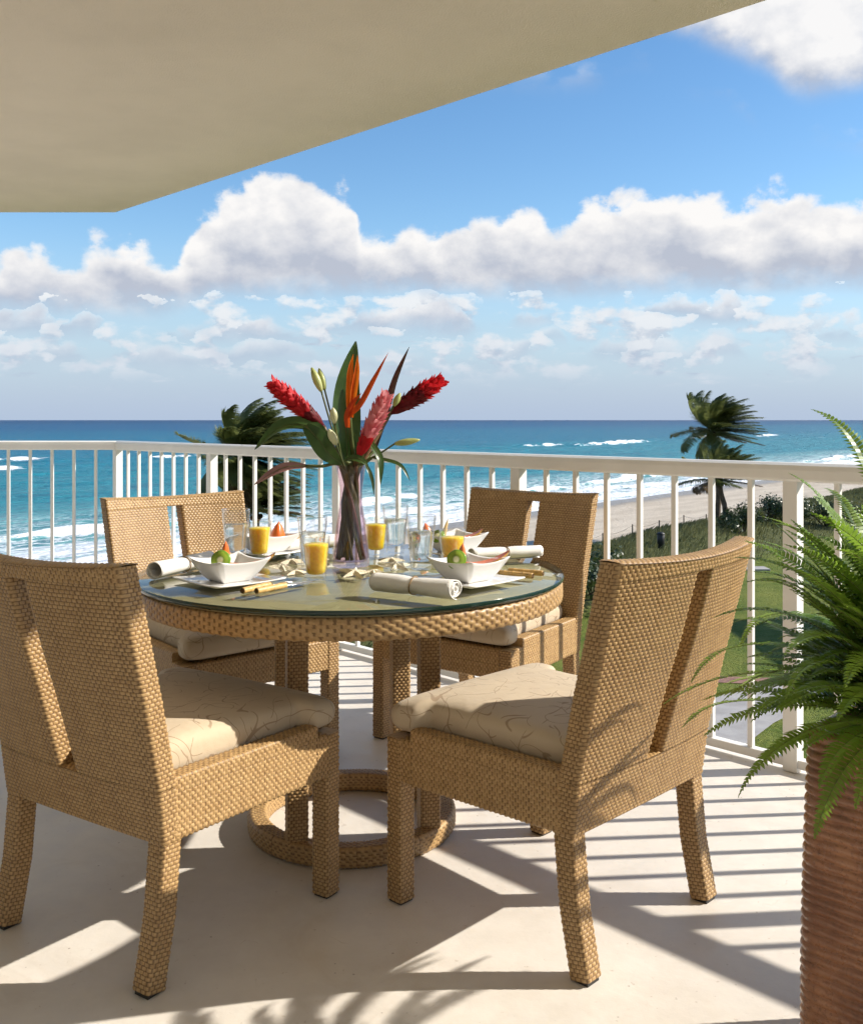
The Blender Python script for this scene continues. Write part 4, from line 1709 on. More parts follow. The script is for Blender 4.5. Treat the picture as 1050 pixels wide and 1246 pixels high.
def fruit_tip(x, y, z, rot, label, h=0.045, r=0.014, mat='melon'):
    """pointed wedge of orange fruit"""
    mb = MB()
    prof = [(0.0, -0.001), (r * 0.8, 0.0), (r, h * 0.15), (r * 0.92, h * 0.4), (r * 0.55, h * 0.75), (0.0, h)]
    mb.lathe(prof, 14, rmod=lambda a, zz, i: 1 + 0.12 * math.cos(3 * a) + 0.05 * math.sin(5 * a + i))
    o = mb.build('fruit_wedge', M[mat])
    o.location = (x, y, z)
    o.rotation_euler = rot
    tag(o, label, 'fruit wedge', 'orange fruit wedges in the bowls')
    return o


def setting(cx, cy, rz, where, fruit=True):
    p = put('square_plate', PLATE, None, (cx, cy, ZG), rz)
    tag(p, 'square white plate under the bowl at the %s' % where, 'plate', 'square plates')
    b = put('square_bowl', BOWL, None, (cx, cy, ZG + 0.0062), rz)
    tag(b, 'square white bowl of fruit at the %s' % where, 'bowl', 'square bowls')


ZB = ZG + 0.0062 + 0.008
# near left
setting(-0.541, 2.632, R(43), 'near left place')
kiwi(-0.553, 2.583, ZB + 0.053, (-0.10, -0.97, 0.22), 'green kiwi slice standing in the bowl at the near left place', 0.026)
fruit_tip(-0.549, 2.607, ZB + 0.052, (R(8), R(4), 0.3), 'orange fruit point rising behind the kiwi slice at the near left place', 0.050, 0.012)
fruit_tip(-0.552, 2.572, ZB + 0.024, (R(12), R(-8), 1.0), 'small orange fruit piece below the kiwi slice at the near left place', 0.020, 0.010)
papaya(-0.478, 2.640, ZB + 0.018, R(12), R(-10), 'papaya wedge lying across the bowl at the near left place')
# near right
setting(0.098, 2.632, R(46), 'near right place')
kiwi(0.066, 2.586, ZB + 0.054, (-0.22, -0.95, 0.24), 'green kiwi slice standing in the bowl at the near right place', 0.026)
fruit_tip(0.077, 2.600, ZB + 0.030, (R(6), R(2), 0.6), 'pale orange fruit point behind the kiwi slice at the near right place', 0.068, 0.013, 'papaya')
papaya(0.150, 2.650, ZB + 0.020, R(20), R(-9), 'papaya wedge lying across the bowl at the near right place', 0.14)
# far right
setting(0.075, 3.215, R(40), 'far right place')
kiwi(0.020, 3.190, ZB + 0.044, (-0.3, -0.6, 0.7), 'green kiwi slice in the bowl at the far right place', 0.024)
fruit_tip(-0.012, 3.215, ZB + 0.036, (R(-4), R(-10), 0.0), 'orange fruit point in the bowl at the far right place', 0.05, 0.016)
fruit_tip(0.034, 3.205, ZB + 0.030, (R(5), R(16), 0.0), 'pale fruit stick in the bowl at the far right place', 0.075, 0.008, 'mango')
papaya(0.110, 3.225, ZB + 0.018, R(15), R(-8), 'papaya wedge lying across the bowl at the far right place')
# far left
setting(-0.535, 3.215, R(48), 'far left place')
kiwi(-0.560, 3.195, ZB + 0.030, (0.2, -0.6, 0.75), 'green kiwi slice in the bowl at the far left place', 0.022)
fruit_tip(-0.505, 3.215, ZB + 0.022, (R(0), R(6), 0.5), 'rounded orange fruit piece in the bowl at the far left place', 0.068, 0.024)
papaya(-0.470, 3.240, ZB + 0.016, R(10), R(-6), 'papaya wedge lying across the bowl at the far left place', 0.12)

napkin(-0.705, 2.795, R(-23), 'rolled white napkin left of the near left plate at the table edge', 1, True, 0.25)
napkin(-0.042, 2.440, R(59), 'rolled white napkin lying in front at the near right place', 2, False, 0.235)
napkin(0.232, 3.065, R(-71), 'rolled white napkin beyond the near right bowl by the table edge', 3, False, 0.23, 0.86)
napkin(-0.395, 3.300, R(-52), 'rolled white napkin right of the far left plate', 4, False, 0.22)

cutlery('knife', -0.437, 2.455, R(55), 'bamboo-handled knife beside the near left plate')
cutlery('fork', -0.472, 2.457, R(60), 'bamboo-handled fork beside the near left plate')
cutlery('knife', 0.310, 2.735, R(150), 'bamboo-handled knife right of the near right plate, outer one')
cutlery('fork', 0.277, 2.690, R(147), 'bamboo-handled fork right of the near right plate, inner one')
cutlery('knife', -0.765, 3.075, R(10), 'bamboo-handled knife by the far left plate, nearer the camera')
cutlery('fork', -0.748, 3.110, R(8), 'bamboo-handled fork by the far left plate, nearer the sunlit chair')


def tumbler(x, y, drink, label):
    kind = 'juice_glass' if drink == 'juice' else 'water_glass'
    e = empty(kind, (x, y, ZG))
    e.rotation_euler = (0, 0, (x * 37 + y * 11) % 1.0)
    tag(e, label, 'glass', 'glasses of juice' if drink == 'juice' else 'glasses of water')
    if drink == 'juice':
        H, rb, rt, base, fill = 0.120, 0.026, 0.0385, 0.016, 0.099
    else:
        H, rb, rt, base, fill = 0.158, 0.030, 0.0440, 0.024, 0.112
    wt = 0.0026

    def rad(z):
        return rb + (rt - rb) * (z / H) ** 0.9

    nf = 9

    def facet(a, z, i):
        if z > H * 0.80 or i >= n_out:
            return 1.0
        k = (a * nf / (2 * PI)) % 1.0
        c = math.cos(PI / nf) / math.cos((k - 0.5) * 2 * PI / nf)
        w = min(1.0, (H * 0.80 - z) / (H * 0.12))
        return 1 + (c - 1) * w * 0.9
    zs = [0.0, 0.002, 0.008, 0.03 * H / 0.12, 0.3 * H, 0.45 * H, 0.6 * H, 0.72 * H, 0.80 * H, 0.9 * H, 0.985 * H]
    prof = [(rad(0) - 0.004, 0.0)] + [(rad(z), z) for z in zs[1:]] + [(rad(H) - wt * 0.5, H)]
    n_out = len(prof)
    inner = [0.985 * H, 0.9 * H, 0.75 * H, 0.6 * H, 0.45 * H, 0.3 * H, base + 0.006]
    prof += [(rad(z) - wt, z) for z in inner] + [(rad(base) - 0.008, base + 0.001), (0.0, base)]
    mb = MB()
    mb.lathe(prof, 54, rmod=facet)
    mb.build('tumbler', M['tumbler'], e)
    g = 0.0006
    fz = [base + 0.007, 0.3 * H, 0.45 * H, 0.6 * H, 0.75 * H]
    pr = [(0.0, base + g), (rad(base) - 0.009, base + 0.0016)] + [(rad(z) - wt - g, z) for z in fz if z < fill - 0.004] + [(rad(fill) - wt - g, fill - 0.001), (rad(fill) - wt - g - 0.001, fill), (0.0, fill)]
    mb = MB()
    mb.lathe(pr, 40)
    mb.build('juice' if drink == 'juice' else 'water', M['juice' if drink == 'juice' else 'water'], e)


tumbler(-0.3135, 2.672, 'juice', 'glass of orange juice in front of the vase, nearest the camera')
tumbler(-0.343, 2.835, 'water', 'faceted water glass standing behind the nearest juice glass')
tumbler(-0.538, 3.075, 'juice', 'glass of orange juice left of the vase, beyond the near left bowl')
tumbler(-0.610, 3.065, 'water', 'faceted water glass left of the vase, in front of the sunlit chair')
tumbler(-0.180, 3.175, 'juice', 'glass of orange juice just right of the vase')
tumbler(-0.118, 3.215, 'water', 'faceted water glass right of the vase, the farther of two')
tumbler(-0.030, 2.865, 'water', 'faceted water glass right of the vase, behind the near right napkin')
tumbler(0.060, 2.830, 'juice', 'glass of orange juice behind the near right bowl')


# starfish round the vase
def starfish(x, y, rz, size, tilt, label):
    n = 5
    mb = MB()
    V, Fs = [(0, 0, size * 0.26)], []
    m = 20
    for ring, (f, zf) in enumerate(((0.45, 0.22), (0.8, 0.13), (1.0, 0.05), (1.0, 0.0))):
        for k in range(m):
            a = 2 * PI * k / m
            ph = (k % 4)
            rr = {0: 1.0, 1: 0.50, 2: 0.30, 3: 0.50}[ph] * (1 + 0.08 * math.sin(k * 3 + size * 900))
            z = size * zf * (1.0 if ph == 0 or ring == 0 else 0.5)
            V.append((size * rr * f * math.cos(a), size * rr * f * math.sin(a), z))
    for k in range(m):
        Fs.append((0, 1 + k, 1 + (k + 1) % m))
    for ring in range(3):
        for k in range(m):
            a = 1 + ring * m
            Fs.append((a + k, a + m + k, a + m + (k + 1) % m, a + (k + 1) % m))
    Fs.append(tuple(1 + 3 * m + k for k in range(m - 1, -1, -1)))
    mb.add(V, Fs, smooth=False)
    o = mb.build('starfish', M['starfish'])
    o.location = (x, y, ZG + 0.001 + size * 0.4 * abs(math.sin(tilt)))
    o.rotation_euler = (tilt, 0, rz)
    tag(o, label, 'starfish', 'dried starfish round the vase')


STAR = [(-0.215, 2.755, 0.3, 0.046, 0.22, 'cream starfish in front of the vase, nearest the camera'),
        (-0.165, 2.800, 1.0, 0.034, 0.0, 'small cream starfish at the vase foot, front right'),
        (-0.105, 2.880, 0.7, 0.050, 0.2, 'cream starfish beside the right water glass'),
        (-0.125, 3.020, 0.1, 0.046, 0.0, 'cream starfish between the vase and the farther water glass'),
        (-0.345, 2.990, 0.9, 0.044, 0.25, 'cream starfish left of the vase, behind the nearest water glass'),
        (-0.425, 2.985, 0.2, 0.050, 0.0, 'cream starfish left of the vase, by the far juice glass'),
        (-0.435, 2.850, 1.3, 0.050, 0.2, 'cream starfish between the near left bowl and nearest water glass'),
        (-0.385, 2.780, 0.5, 0.040, 0.0, 'cream starfish left of the nearest juice glass')]
for a in STAR:
    starfish(*a)

# ------------------------------------------------------------------ vase and flowers
VX, VY = -0.240, 2.930
vase = empty('flower_vase', (VX, VY, ZG))
tag(vase, 'tall waisted mauve-tinted glass vase of tropical flowers on the table', 'vase')
mb = MB()
prof_o = [(0.050, 0.0), (0.0555, 0.004), (0.055, 0.03), (0.050, 0.08), (0.043, 0.13), (0.036, 0.175), (0.0335, 0.205), (0.0345, 0.235), (0.040, 0.270), (0.0455, 0.300)]
prof_i = [(r - 0.003, z) for r, z in prof_o[::-1] if z > 0.02] + [(0.047, 0.016), (0.0, 0.015)]
mb.lathe(prof_o + [(0.0440, 0.3010)] + prof_i, 64)
mb.build('vase_body', M['vase'], vase)
mb = MB()
prof_w = [(0.0, 0.0156), (0.046, 0.0166), (0.0514, 0.03), (0.0464, 0.08), (0.0394, 0.13), (0.0324, 0.175), (0.0299, 0.205), (0.0299, 0.206), (0.0, 0.206)]
mb.lathe(prof_w, 48)
mb.build('water', M['vase_water'], vase)
VB = Vector((VX, VY, ZG))
FD = VY / F_PX


def fp(x, y, dd=0.0):
    return P(x, y, VY + dd)


def spline(pts, n=14):
    """Catmull-Rom through points"""
    pts = [Vector(p) for p in pts]
    q = [pts[0] * 2 - pts[1]] + pts + [pts[-1] * 2 - pts[-2]]
    out = []
    segs = len(pts) - 1
    for i in range(segs):
        p0, p1, p2, p3 = q[i:i + 4]
        m = max(2, n // segs)
        for k in range(m):
            t = k / m
            out.append(0.5 * ((2 * p1) + (-p0 + p2) * t + (2 * p0 - 5 * p1 + 4 * p2 - p3) * t * t + (-p0 + 3 * p1 - 3 * p2 + p3) * t ** 3))
    out.append(pts[-1])
    return out


def foot_pt(a, r=0.039, z=0.022):
    return VB + Vector((r * math.cos(a), r * math.sin(a), z))


def neck_pt(a, r=0.016, z=0.21):
    return VB + Vector((r * math.cos(a), r * math.sin(a), z))


def mouth_pt(a, r=0.030, z=0.298):
    return VB + Vector((r * math.cos(a), r * math.sin(a), z))


def stem_from(a, end, r=0.004, lean=None, mat='stem', name='stem', parent=None, org=None):
    pts = spline([foot_pt(a + PI), neck_pt(a + PI * 0.6, 0.022, 0.19), mouth_pt(a), (mouth_pt(a) * 0.45 + Vector(end) * 0.55), end], 20)
    if org is not None:
        pts = [p - org for p in pts]
    return MB().tube(pts, r, 7).build(name, M[mat], parent)


def ginger(base, tip, a, rmax, label, mat, dark_mat, rows=15, dark_rows=4, seed=1):
    base, tip = Vector(base), Vector(tip)
    e = empty('ginger_flower', foot_pt(a + PI))
    org = Vector(e.location)
    tag(e, label, 'ginger flower', 'ginger flowers in the vase')
    stem_from(a, base, 0.0075, parent=e, org=org, mat='stem_brown')
    ax = (tip - base)
    L = ax.length
    ax.normalize()
    x = ax.orthogonal().normalized()
    y = ax.cross(x)
    r_ = random.Random(seed)
    mb = MB()
    mb.tube([base - org, base + ax * L * 0.5 - org, base + ax * L * 0.92 - org], [0.007, 0.011, 0.004], 8, mi=1)
    k = 0
    for i in range(rows):
        q = i / (rows - 1)
        env = (0.30 + 0.70 * math.sin(PI * min(1, 0.12 + q * 0.80)) ** 0.9) if q < 0.9 else 0.62
        per = 6 if q < 0.85 else 5
        for j in range(per):
            phi = k * 2.39996
            k += 1
            rad_dir = x * math.cos(phi) + y * math.sin(phi)
            p0 = base + ax * (L * (0.02 + 0.84 * q)) + rad_dir * 0.006
            ln = 0.036 + 0.012 * math.sin(PI * q) + r_.uniform(-0.004, 0.004)
            out_r = rmax * env
            # bract: rises along the axis and opens at the lip
            p1 = p0 + ax * ln * 0.42 + rad_dir * out_r * 0.62
            p2 = p0 + ax * ln * 0.80 + rad_dir * out_r * 0.86
            p3 = p0 + ax * ln * 1.02 + rad_dir * out_r * (1.04 + r_.uniform(-0.05, 0.10))
            pts = spline([p0 - org, p1 - org, p2 - org, p3 - org], 6)
            mb.leaf(pts, 0.0115 * (0.6 + 0.5 * env), -rad_dir, prof=lambda t: (0.35 + 0.65 * math.sin(PI * min(1, 0.15 + 0.70 * t))) * (1 - 0.75 * max(0, t - 0.7) / 0.3), fold=0.45, mi=1 if i < dark_rows else 0)
    mb.build('flower_head', [M[mat], M[dark_mat]], e)
    return e


ginger(fp(393, 518), fp(329, 465, -0.03), R(170), 0.026, 'deep red ginger flower leaning left out of the vase', 'ginger_red', 'ginger_dark', 15, 3, 1)
ginger(fp(474, 503, 0.05), fp(538, 462, 0.06), R(20), 0.027, 'bright red ginger flower leaning far right out of the vase', 'ginger_red', 'ginger_dark', 13, 6, 2)
ginger(fp(436, 556, -0.06), fp(471, 479, -0.10), R(-60), 0.024, 'pink ginger flower at the right front of the bouquet', 'ginger_pink', 'ginger_red', 14, 3, 3)


def heliconia(label):
    a = R(80)
    e = empty('heliconia_flower', foot_pt(a + PI))
    org = Vector(e.location)
    tag(e, label, 'heliconia')
    base = fp(425, 506, -0.02)
    stem_from(a, base, 0.0070, parent=e, org=org)
    mb = MB()
    pf = lambda t: (0.30 + 0.70 * math.sin(PI * min(1, 0.12 + 0.6 * t))) * (1 - t ** 3)
    # upright pair of spikes
    for (pts, w) in (([(425, 508), (425, 480), (426, 452), (430, 430)], 0.013), ([(427, 508), (430, 478), (434, 452), (435, 431)], 0.011)):
        mb.leaf([p - org for p in spline([fp(x, y, -0.02) for x, y in pts], 12)], w, (0.25, -1, 0), prof=pf, fold=0.9, mi=0)
    # long spathe swung to the right
    mb.leaf([p - org for p in spline([fp(424, 508, -0.03), fp(440, 494, -0.035), (fp(456, 464, -0.03)), fp(473, 428, -0.02)], 14)], 0.013, (-0.6, -0.8, 0.3), prof=pf, fold=0.9, mi=1)
    mb.leaf([p - org for p in spline([fp(424, 520, -0.03), fp(424, 506, -0.035), (fp(431, 490, -0.035)), fp(440, 478, -0.03)], 10)], 0.012, (-0.3, -0.9, 0.3), prof=pf, fold=0.8, mi=1)
    mb.build('bracts', [M['helic'], M['helic_dark']], e)


heliconia('orange heliconia with pointed upright bracts in the middle of the bouquet')


def leaf_stem(name, label, a, ctrl, width, mat, normal, fold=0.2, prof=None, cat='leaf', wave=0.0, group='cut leaves in the vase'):
    e = empty(name, foot_pt(a + PI))
    org = Vector(e.location)
    tag(e, label, cat, group)
    pts = spline(ctrl, 18)
    stem_from(a, ctrl[0], 0.0050, parent=e, org=org)
    mb = MB()
    mb.leaf([p - org for p in pts], width, normal, prof=prof, fold=fold, wave=wave)
    bl = mb.build('blade', M[mat], e)
    rb = [p - org - Vector(normal).normalized() * -0.0006 for p in pts]
    MB().tube(rb, [0.0016 * (1 - 0.8 * i / len(rb)) for i in range(len(rb))], 5).build('midrib', M['stem'], bl)


lp = lambda t: math.sin(PI * min(1, 0.10 + 0.90 * t)) ** 0.75 if t < 0.98 else 0.05
leaf_stem('broad_leaf', 'tall upright green leaf at the back of the bouquet', R(100), [fp(424, 575, 0.03), fp(421, 525, 0.04), fp(422, 470, 0.05), fp(433, 415, 0.05)], 0.044, 'broadleaf', (0.35, -1, 0.1), 0.25, lp)
leaf_stem('broad_leaf', 'dark green leaf arching to the left over the railing line', R(190), [fp(398, 530, -0.02), fp(372, 517, -0.03), fp(340, 520, -0.05), fp(310, 547, -0.07)], 0.026, 'broadleaf', (-0.2, -0.75, 0.65), 0.3, lp)
leaf_stem('broad_leaf', 'broad green leaf hanging over the left of the vase mouth', R(215), [fp(372, 518, -0.05), fp(388, 535, -0.06), fp(400, 552, -0.06), fp(416, 565, -0.04)], 0.030, 'broadleaf', (-0.45, -0.8, 0.4), 0.2, lp)
leaf_stem('maroon_leaf', 'narrow dark maroon leaf standing beside the right ginger flower', R(30), [fp(458, 545, 0.05), fp(472, 500, 0.06), fp(482, 462, 0.06), fp(498, 422, 0.06)], 0.017, 'darkleaf', (-0.75, -0.65, 0.2), 0.35, lp)
leaf_stem('mauve_leaf', 'mauve leaf pointing down left below the bouquet', R(205), [fp(372, 567, -0.04), fp(350, 568, -0.05), fp(332, 575, -0.06), fp(309, 590, -0.07)], 0.015, 'mauveleaf', (0.1, -0.8, 0.6), 0.25, lp)
leaf_stem('slender_leaf', 'slender leaf drooping right of the vase mouth, farthest out', R(-10), [fp(452, 557), fp(470, 560, -0.02), fp(488, 567, -0.03), fp(499, 585, -0.04)], 0.007, 'broadleaf', (0.1, -0.7, 0.7), 0.3, lp)
leaf_stem('slender_leaf', 'green leaf hanging steeply right of the vase mouth', R(-35), [fp(448, 535, -0.04), fp(457, 548, -0.06), fp(463, 563, -0.07), fp(463, 590, -0.07)], 0.012, 'broadleaf', (0.5, -0.8, 0.2), 0.3, lp)
leaf_stem('slender_leaf', 'thin leaf hanging close down the right of the vase', R(-50), [fp(444, 563, -0.05), fp(449, 573, -0.06), fp(453, 585, -0.06), fp(455, 602, -0.06)], 0.006, 'broadleaf', (0.4, -0.9, 0.1), 0.3, lp)
leaf_stem('slender_leaf', 'small green leaf lying across the vase mouth', R(-80), [fp(420, 560, -0.05), fp(430, 557, -0.07), fp(440, 560, -0.08), fp(448, 566, -0.08)], 0.012, 'broadleaf', (0, -0.8, 0.6), 0.2, lp)


def bud(base, tip, r, a, label, mat='bud'):
    base, tip = Vector(base), Vector(tip)
    e = empty('lily_bud', foot_pt(a + PI))
    org = Vector(e.location)
    tag(e, label, 'lily bud', 'lily buds in the vase')
    stem_from(a, base, 0.0028, parent=e, org=org)
    n = 12
    pts = [base + (tip - base) * (i / n) - org for i in range(n + 1)]
    rad = [r * max(0.12, math.sin(PI * min(1, 0.10 + 0.86 * i / n)) ** 0.8) for i in range(n + 1)]
    MB().tube(pts, rad, 9).build('bud', M[mat], e)


bud(fp(391, 476), fp(379, 447), 0.0125, R(150), 'green lily bud high on the left of the bouquet')
bud(fp(407, 515, -0.05), fp(405, 496, -0.06), 0.0125, R(230), 'cream lily bud left of the heliconia, upper one', 'bud_white')
bud(fp(409, 541, -0.06), fp(400, 522, -0.08), 0.0125, R(235), 'cream green lily bud left of the heliconia, lower one', 'bud_white')
bud(fp(480, 540, 0.0), fp(511, 535, 0.0), 0.0105, R(5), 'green lily bud pointing right over the railing')
bud(fp(479, 494, 0.02), fp(487, 478, 0.02), 0.010, R(40), 'green lily bud between the pink and right ginger flowers')
bud(fp(395, 474, 0.03), fp(388, 448, 0.04), 0.011, R(140), 'second green lily bud tucked behind the highest left one')

# ------------------------------------------------------------------ potted fern
POTX, POTY, POTR = 0.886, 1.700, R(45)
pot = empty('planter', (POTX, POTY, 0), POTR)
tag(pot, 'tall square ribbed brown terracotta planter at the right edge', 'planter')


def pot_mesh():
    H, nz = 0.640, 342
    zz = np.linspace(0, H, nz)
    hs0 = 0.180
    pts, nor, arcl, per = rrect(hs0, hs0, 0.030, 0.012)
    V = np.empty((nz, len(pts), 3))
    rib = 0.0165
    drift = 0.0015
    for i, z in enumerate(zz):
        sc = 1.0 - 0.055 * (z / H) + 0.02 * math.sin(PI * z / H)
        wob = drift * np.sin(arcl * 7 + z * 31) + 0.0010 * np.sin(arcl * 23 - z * 57) + 0.0012 * np.sin(arcl * 61 + z * 140)
        ph = ((z + wob) % rib) / rib
        h = 0.0058 * np.sqrt(np.clip(1 - (2 * ph - 1) ** 2, 0, 1))
        V[i, :, 0] = pts[:, 0] * sc + nor[:, 0] * h
        V[i, :, 1] = pts[:, 1] * sc + nor[:, 1] * h
        V[i, :, 2] = z
    ring = V[-1].copy()
    ins = []
    for sc, z in ((0.95, H + 0.004), (0.88, H + 0.003), (0.86, H - 0.05)):
        r2 = ring.copy()
        r2[:, :2] *= sc
        r2[:, 2] = z
        ins.append(r2)
    V = np.concatenate([V, np.stack(ins)], 0)
    return np_mesh('pot_body', [grid_mesh('', V, closed_u=True)])


link_mesh('pot_body', pot_mesh(), M['pot'], pot)
MB().box((0, 0, 0.59), (0.30, 0.30, 0.02)).build('soil', M['soil'], pot)

fern = empty('fern', (POTX, POTY, 0.62))
tag(fern, 'lush green sword fern spilling over the ribbed planter', 'fern')
FO = Vector(fern.location)


def frond(azim, elev, L, droop, seed, curl=0.0, pin=0.030):
    r_ = random.Random(seed)
    n = int(L / 0.0076)
    d = Vector((math.cos(azim) * math.cos(elev), math.sin(azim) * math.cos(elev), math.sin(elev)))
    p = Vector((math.cos(azim) * 0.05 * r_.random(), math.sin(azim) * 0.05 * r_.random(), r_.uniform(-0.01, 0.02)))
    side0 = Vector((-math.sin(azim), math.cos(azim), 0))
    pts = [p.copy()]
    step = L / n
    tw = r_.uniform(-1.3, 1.3)
    for i in range(n):
        q = i / n
        d = d + Vector((0, 0, -1)) * droop * step * (0.5 + 1.6 * q) + side0 * tw * step
        if curl and q > 0.8:
            d = d + Vector((0, 0, -1)) * curl * step
        d.normalize()
        p = p + d * step
        pts.append(p.copy())
    mb = MB()
    mb.tube(pts[::4] + [pts[-1]], [0.0016 * (1 - 0.75 * i / (len(pts[::4]))) for i in range(len(pts[::4]) + 1)], 5, mi=1, cap=False)
    V, Fs = [], []
    for i in range(int(n * 0.08), n + 1):
        q = i / n
        t = (pts[min(i + 1, n)] - pts[max(i - 1, 0)]).normalized()
        s = (side0 - t * side0.dot(t)).normalized()
        up = s.cross(t)
        if up.z < 0:
            up = -up
        env = min(1.0, (q - 0.02) / 0.14) * (1 - max(0, (q - 0.62) / 0.38) ** 2.2 * 0.88)
        ln = pin * env * r_.uniform(0.92, 1.06)
        w = 0.0042
        for sg in (-1, 1):
            dirn = (s * sg + t * (0.06 + 0.22 * q) + up * r_.uniform(0.02, 0.22)).normalized()
            b = pts[i] + t * (0.0015 * sg)
            across = (t - dirn * t.dot(dirn)).normalized() * w
            mid_ = b + dirn * ln * 0.5 + up * ln * 0.05
            tip = b + dirn * ln - up * ln * 0.10 + t * ln * 0.10
            k = len(V)
            V += [b - across * 0.7, b + across * 0.9, mid_ + across * 0.75, mid_ - across * 0.75, tip]
            Fs += [(k, k + 1, k + 2, k + 3), (k + 3, k + 2, k + 4)]
    mb.add(V, Fs, 0, smooth=False)
    o = mb.build('frond', [M['fern'], M['fern_rachis']], fern)
    return o


fr = random.Random(21)
specs = []
# fronds that the photo lets one tell apart: (azimuth deg, elevation deg, length, droop)
specs += [(172, 62, 0.60, 0.9), (158, 70, 0.56, 0.6), (186, 58, 0.52, 1.5), (168, 66, 0.56, 2.6), (180, 60, 0.56, 3.2), (190, 52, 0.52, 3.2),
          (176, 44, 0.52, 2.6), (188, 36, 0.50, 2.6), (198, 40, 0.48, 3.0), (170, 30, 0.50, 2.2), (182, 24, 0.50, 2.4), (194, 20, 0.48, 2.8), (206, 26, 0.44, 3.0),
          (216, 34, 0.52, 5.6), (226, 38, 0.46, 5.2), (160, 26, 0.52, 2.0), (150, 40, 0.54, 1.5), (135, 78, 0.74, 1.6), (120, 70, 0.70, 1.4), (150, 74, 0.66, 1.3), (100, 78, 0.72, 1.2), (174, 14, 0.46, 2.2), (200, 60, 0.46, 3.6)]
back = [(88, 22, 0.58, 1.5), (98, 32, 0.60, 1.8), (108, 16, 0.58, 1.4), (116, 30, 0.58, 1.9), (78, 30, 0.60, 1.6), (124, 20, 0.56, 1.6), (94, 44, 0.60, 2.2), (104, 10, 0.54, 1.0),
        (84, 12, 0.56, 1.1), (112, 42, 0.58, 2.3), (70, 20, 0.58, 1.3), (120, 8, 0.52, 1.0)]
for i in range(275):
    azd = fr.uniform(0, 360) if i % 3 else fr.uniform(110, 220)
    k_ = fr.random()
    if k_ < 0.46:
        e_, L_, dr = fr.uniform(35, 78), fr.uniform(0.28, 0.42), fr.uniform(2.0, 3.6)
    elif k_ < 0.84:
        e_, L_, dr = fr.uniform(55, 88), fr.uniform(0.34, 0.58), fr.uniform(1.0, 2.6)
    else:
        e_, L_, dr = fr.uniform(20, 45), fr.uniform(0.32, 0.42), fr.uniform(1.4, 2.4)
    if 205 < azd < 300 and e_ < 60:
        e_ = 64
    specs.append((azd, e_, L_, dr))
specs += [(a_, e_, L_ * 1.12, dr) for a_, e_, L_, dr in back]
for i, (a_, e_, L_, dr) in enumerate(specs):
    frond(R(a_), R(e_), L_ * (0.76 if i < 20 else 0.87), dr, 100 + i, curl=fr.choice([0, 0, 6.0]), pin=fr.uniform(0.025, 0.034))


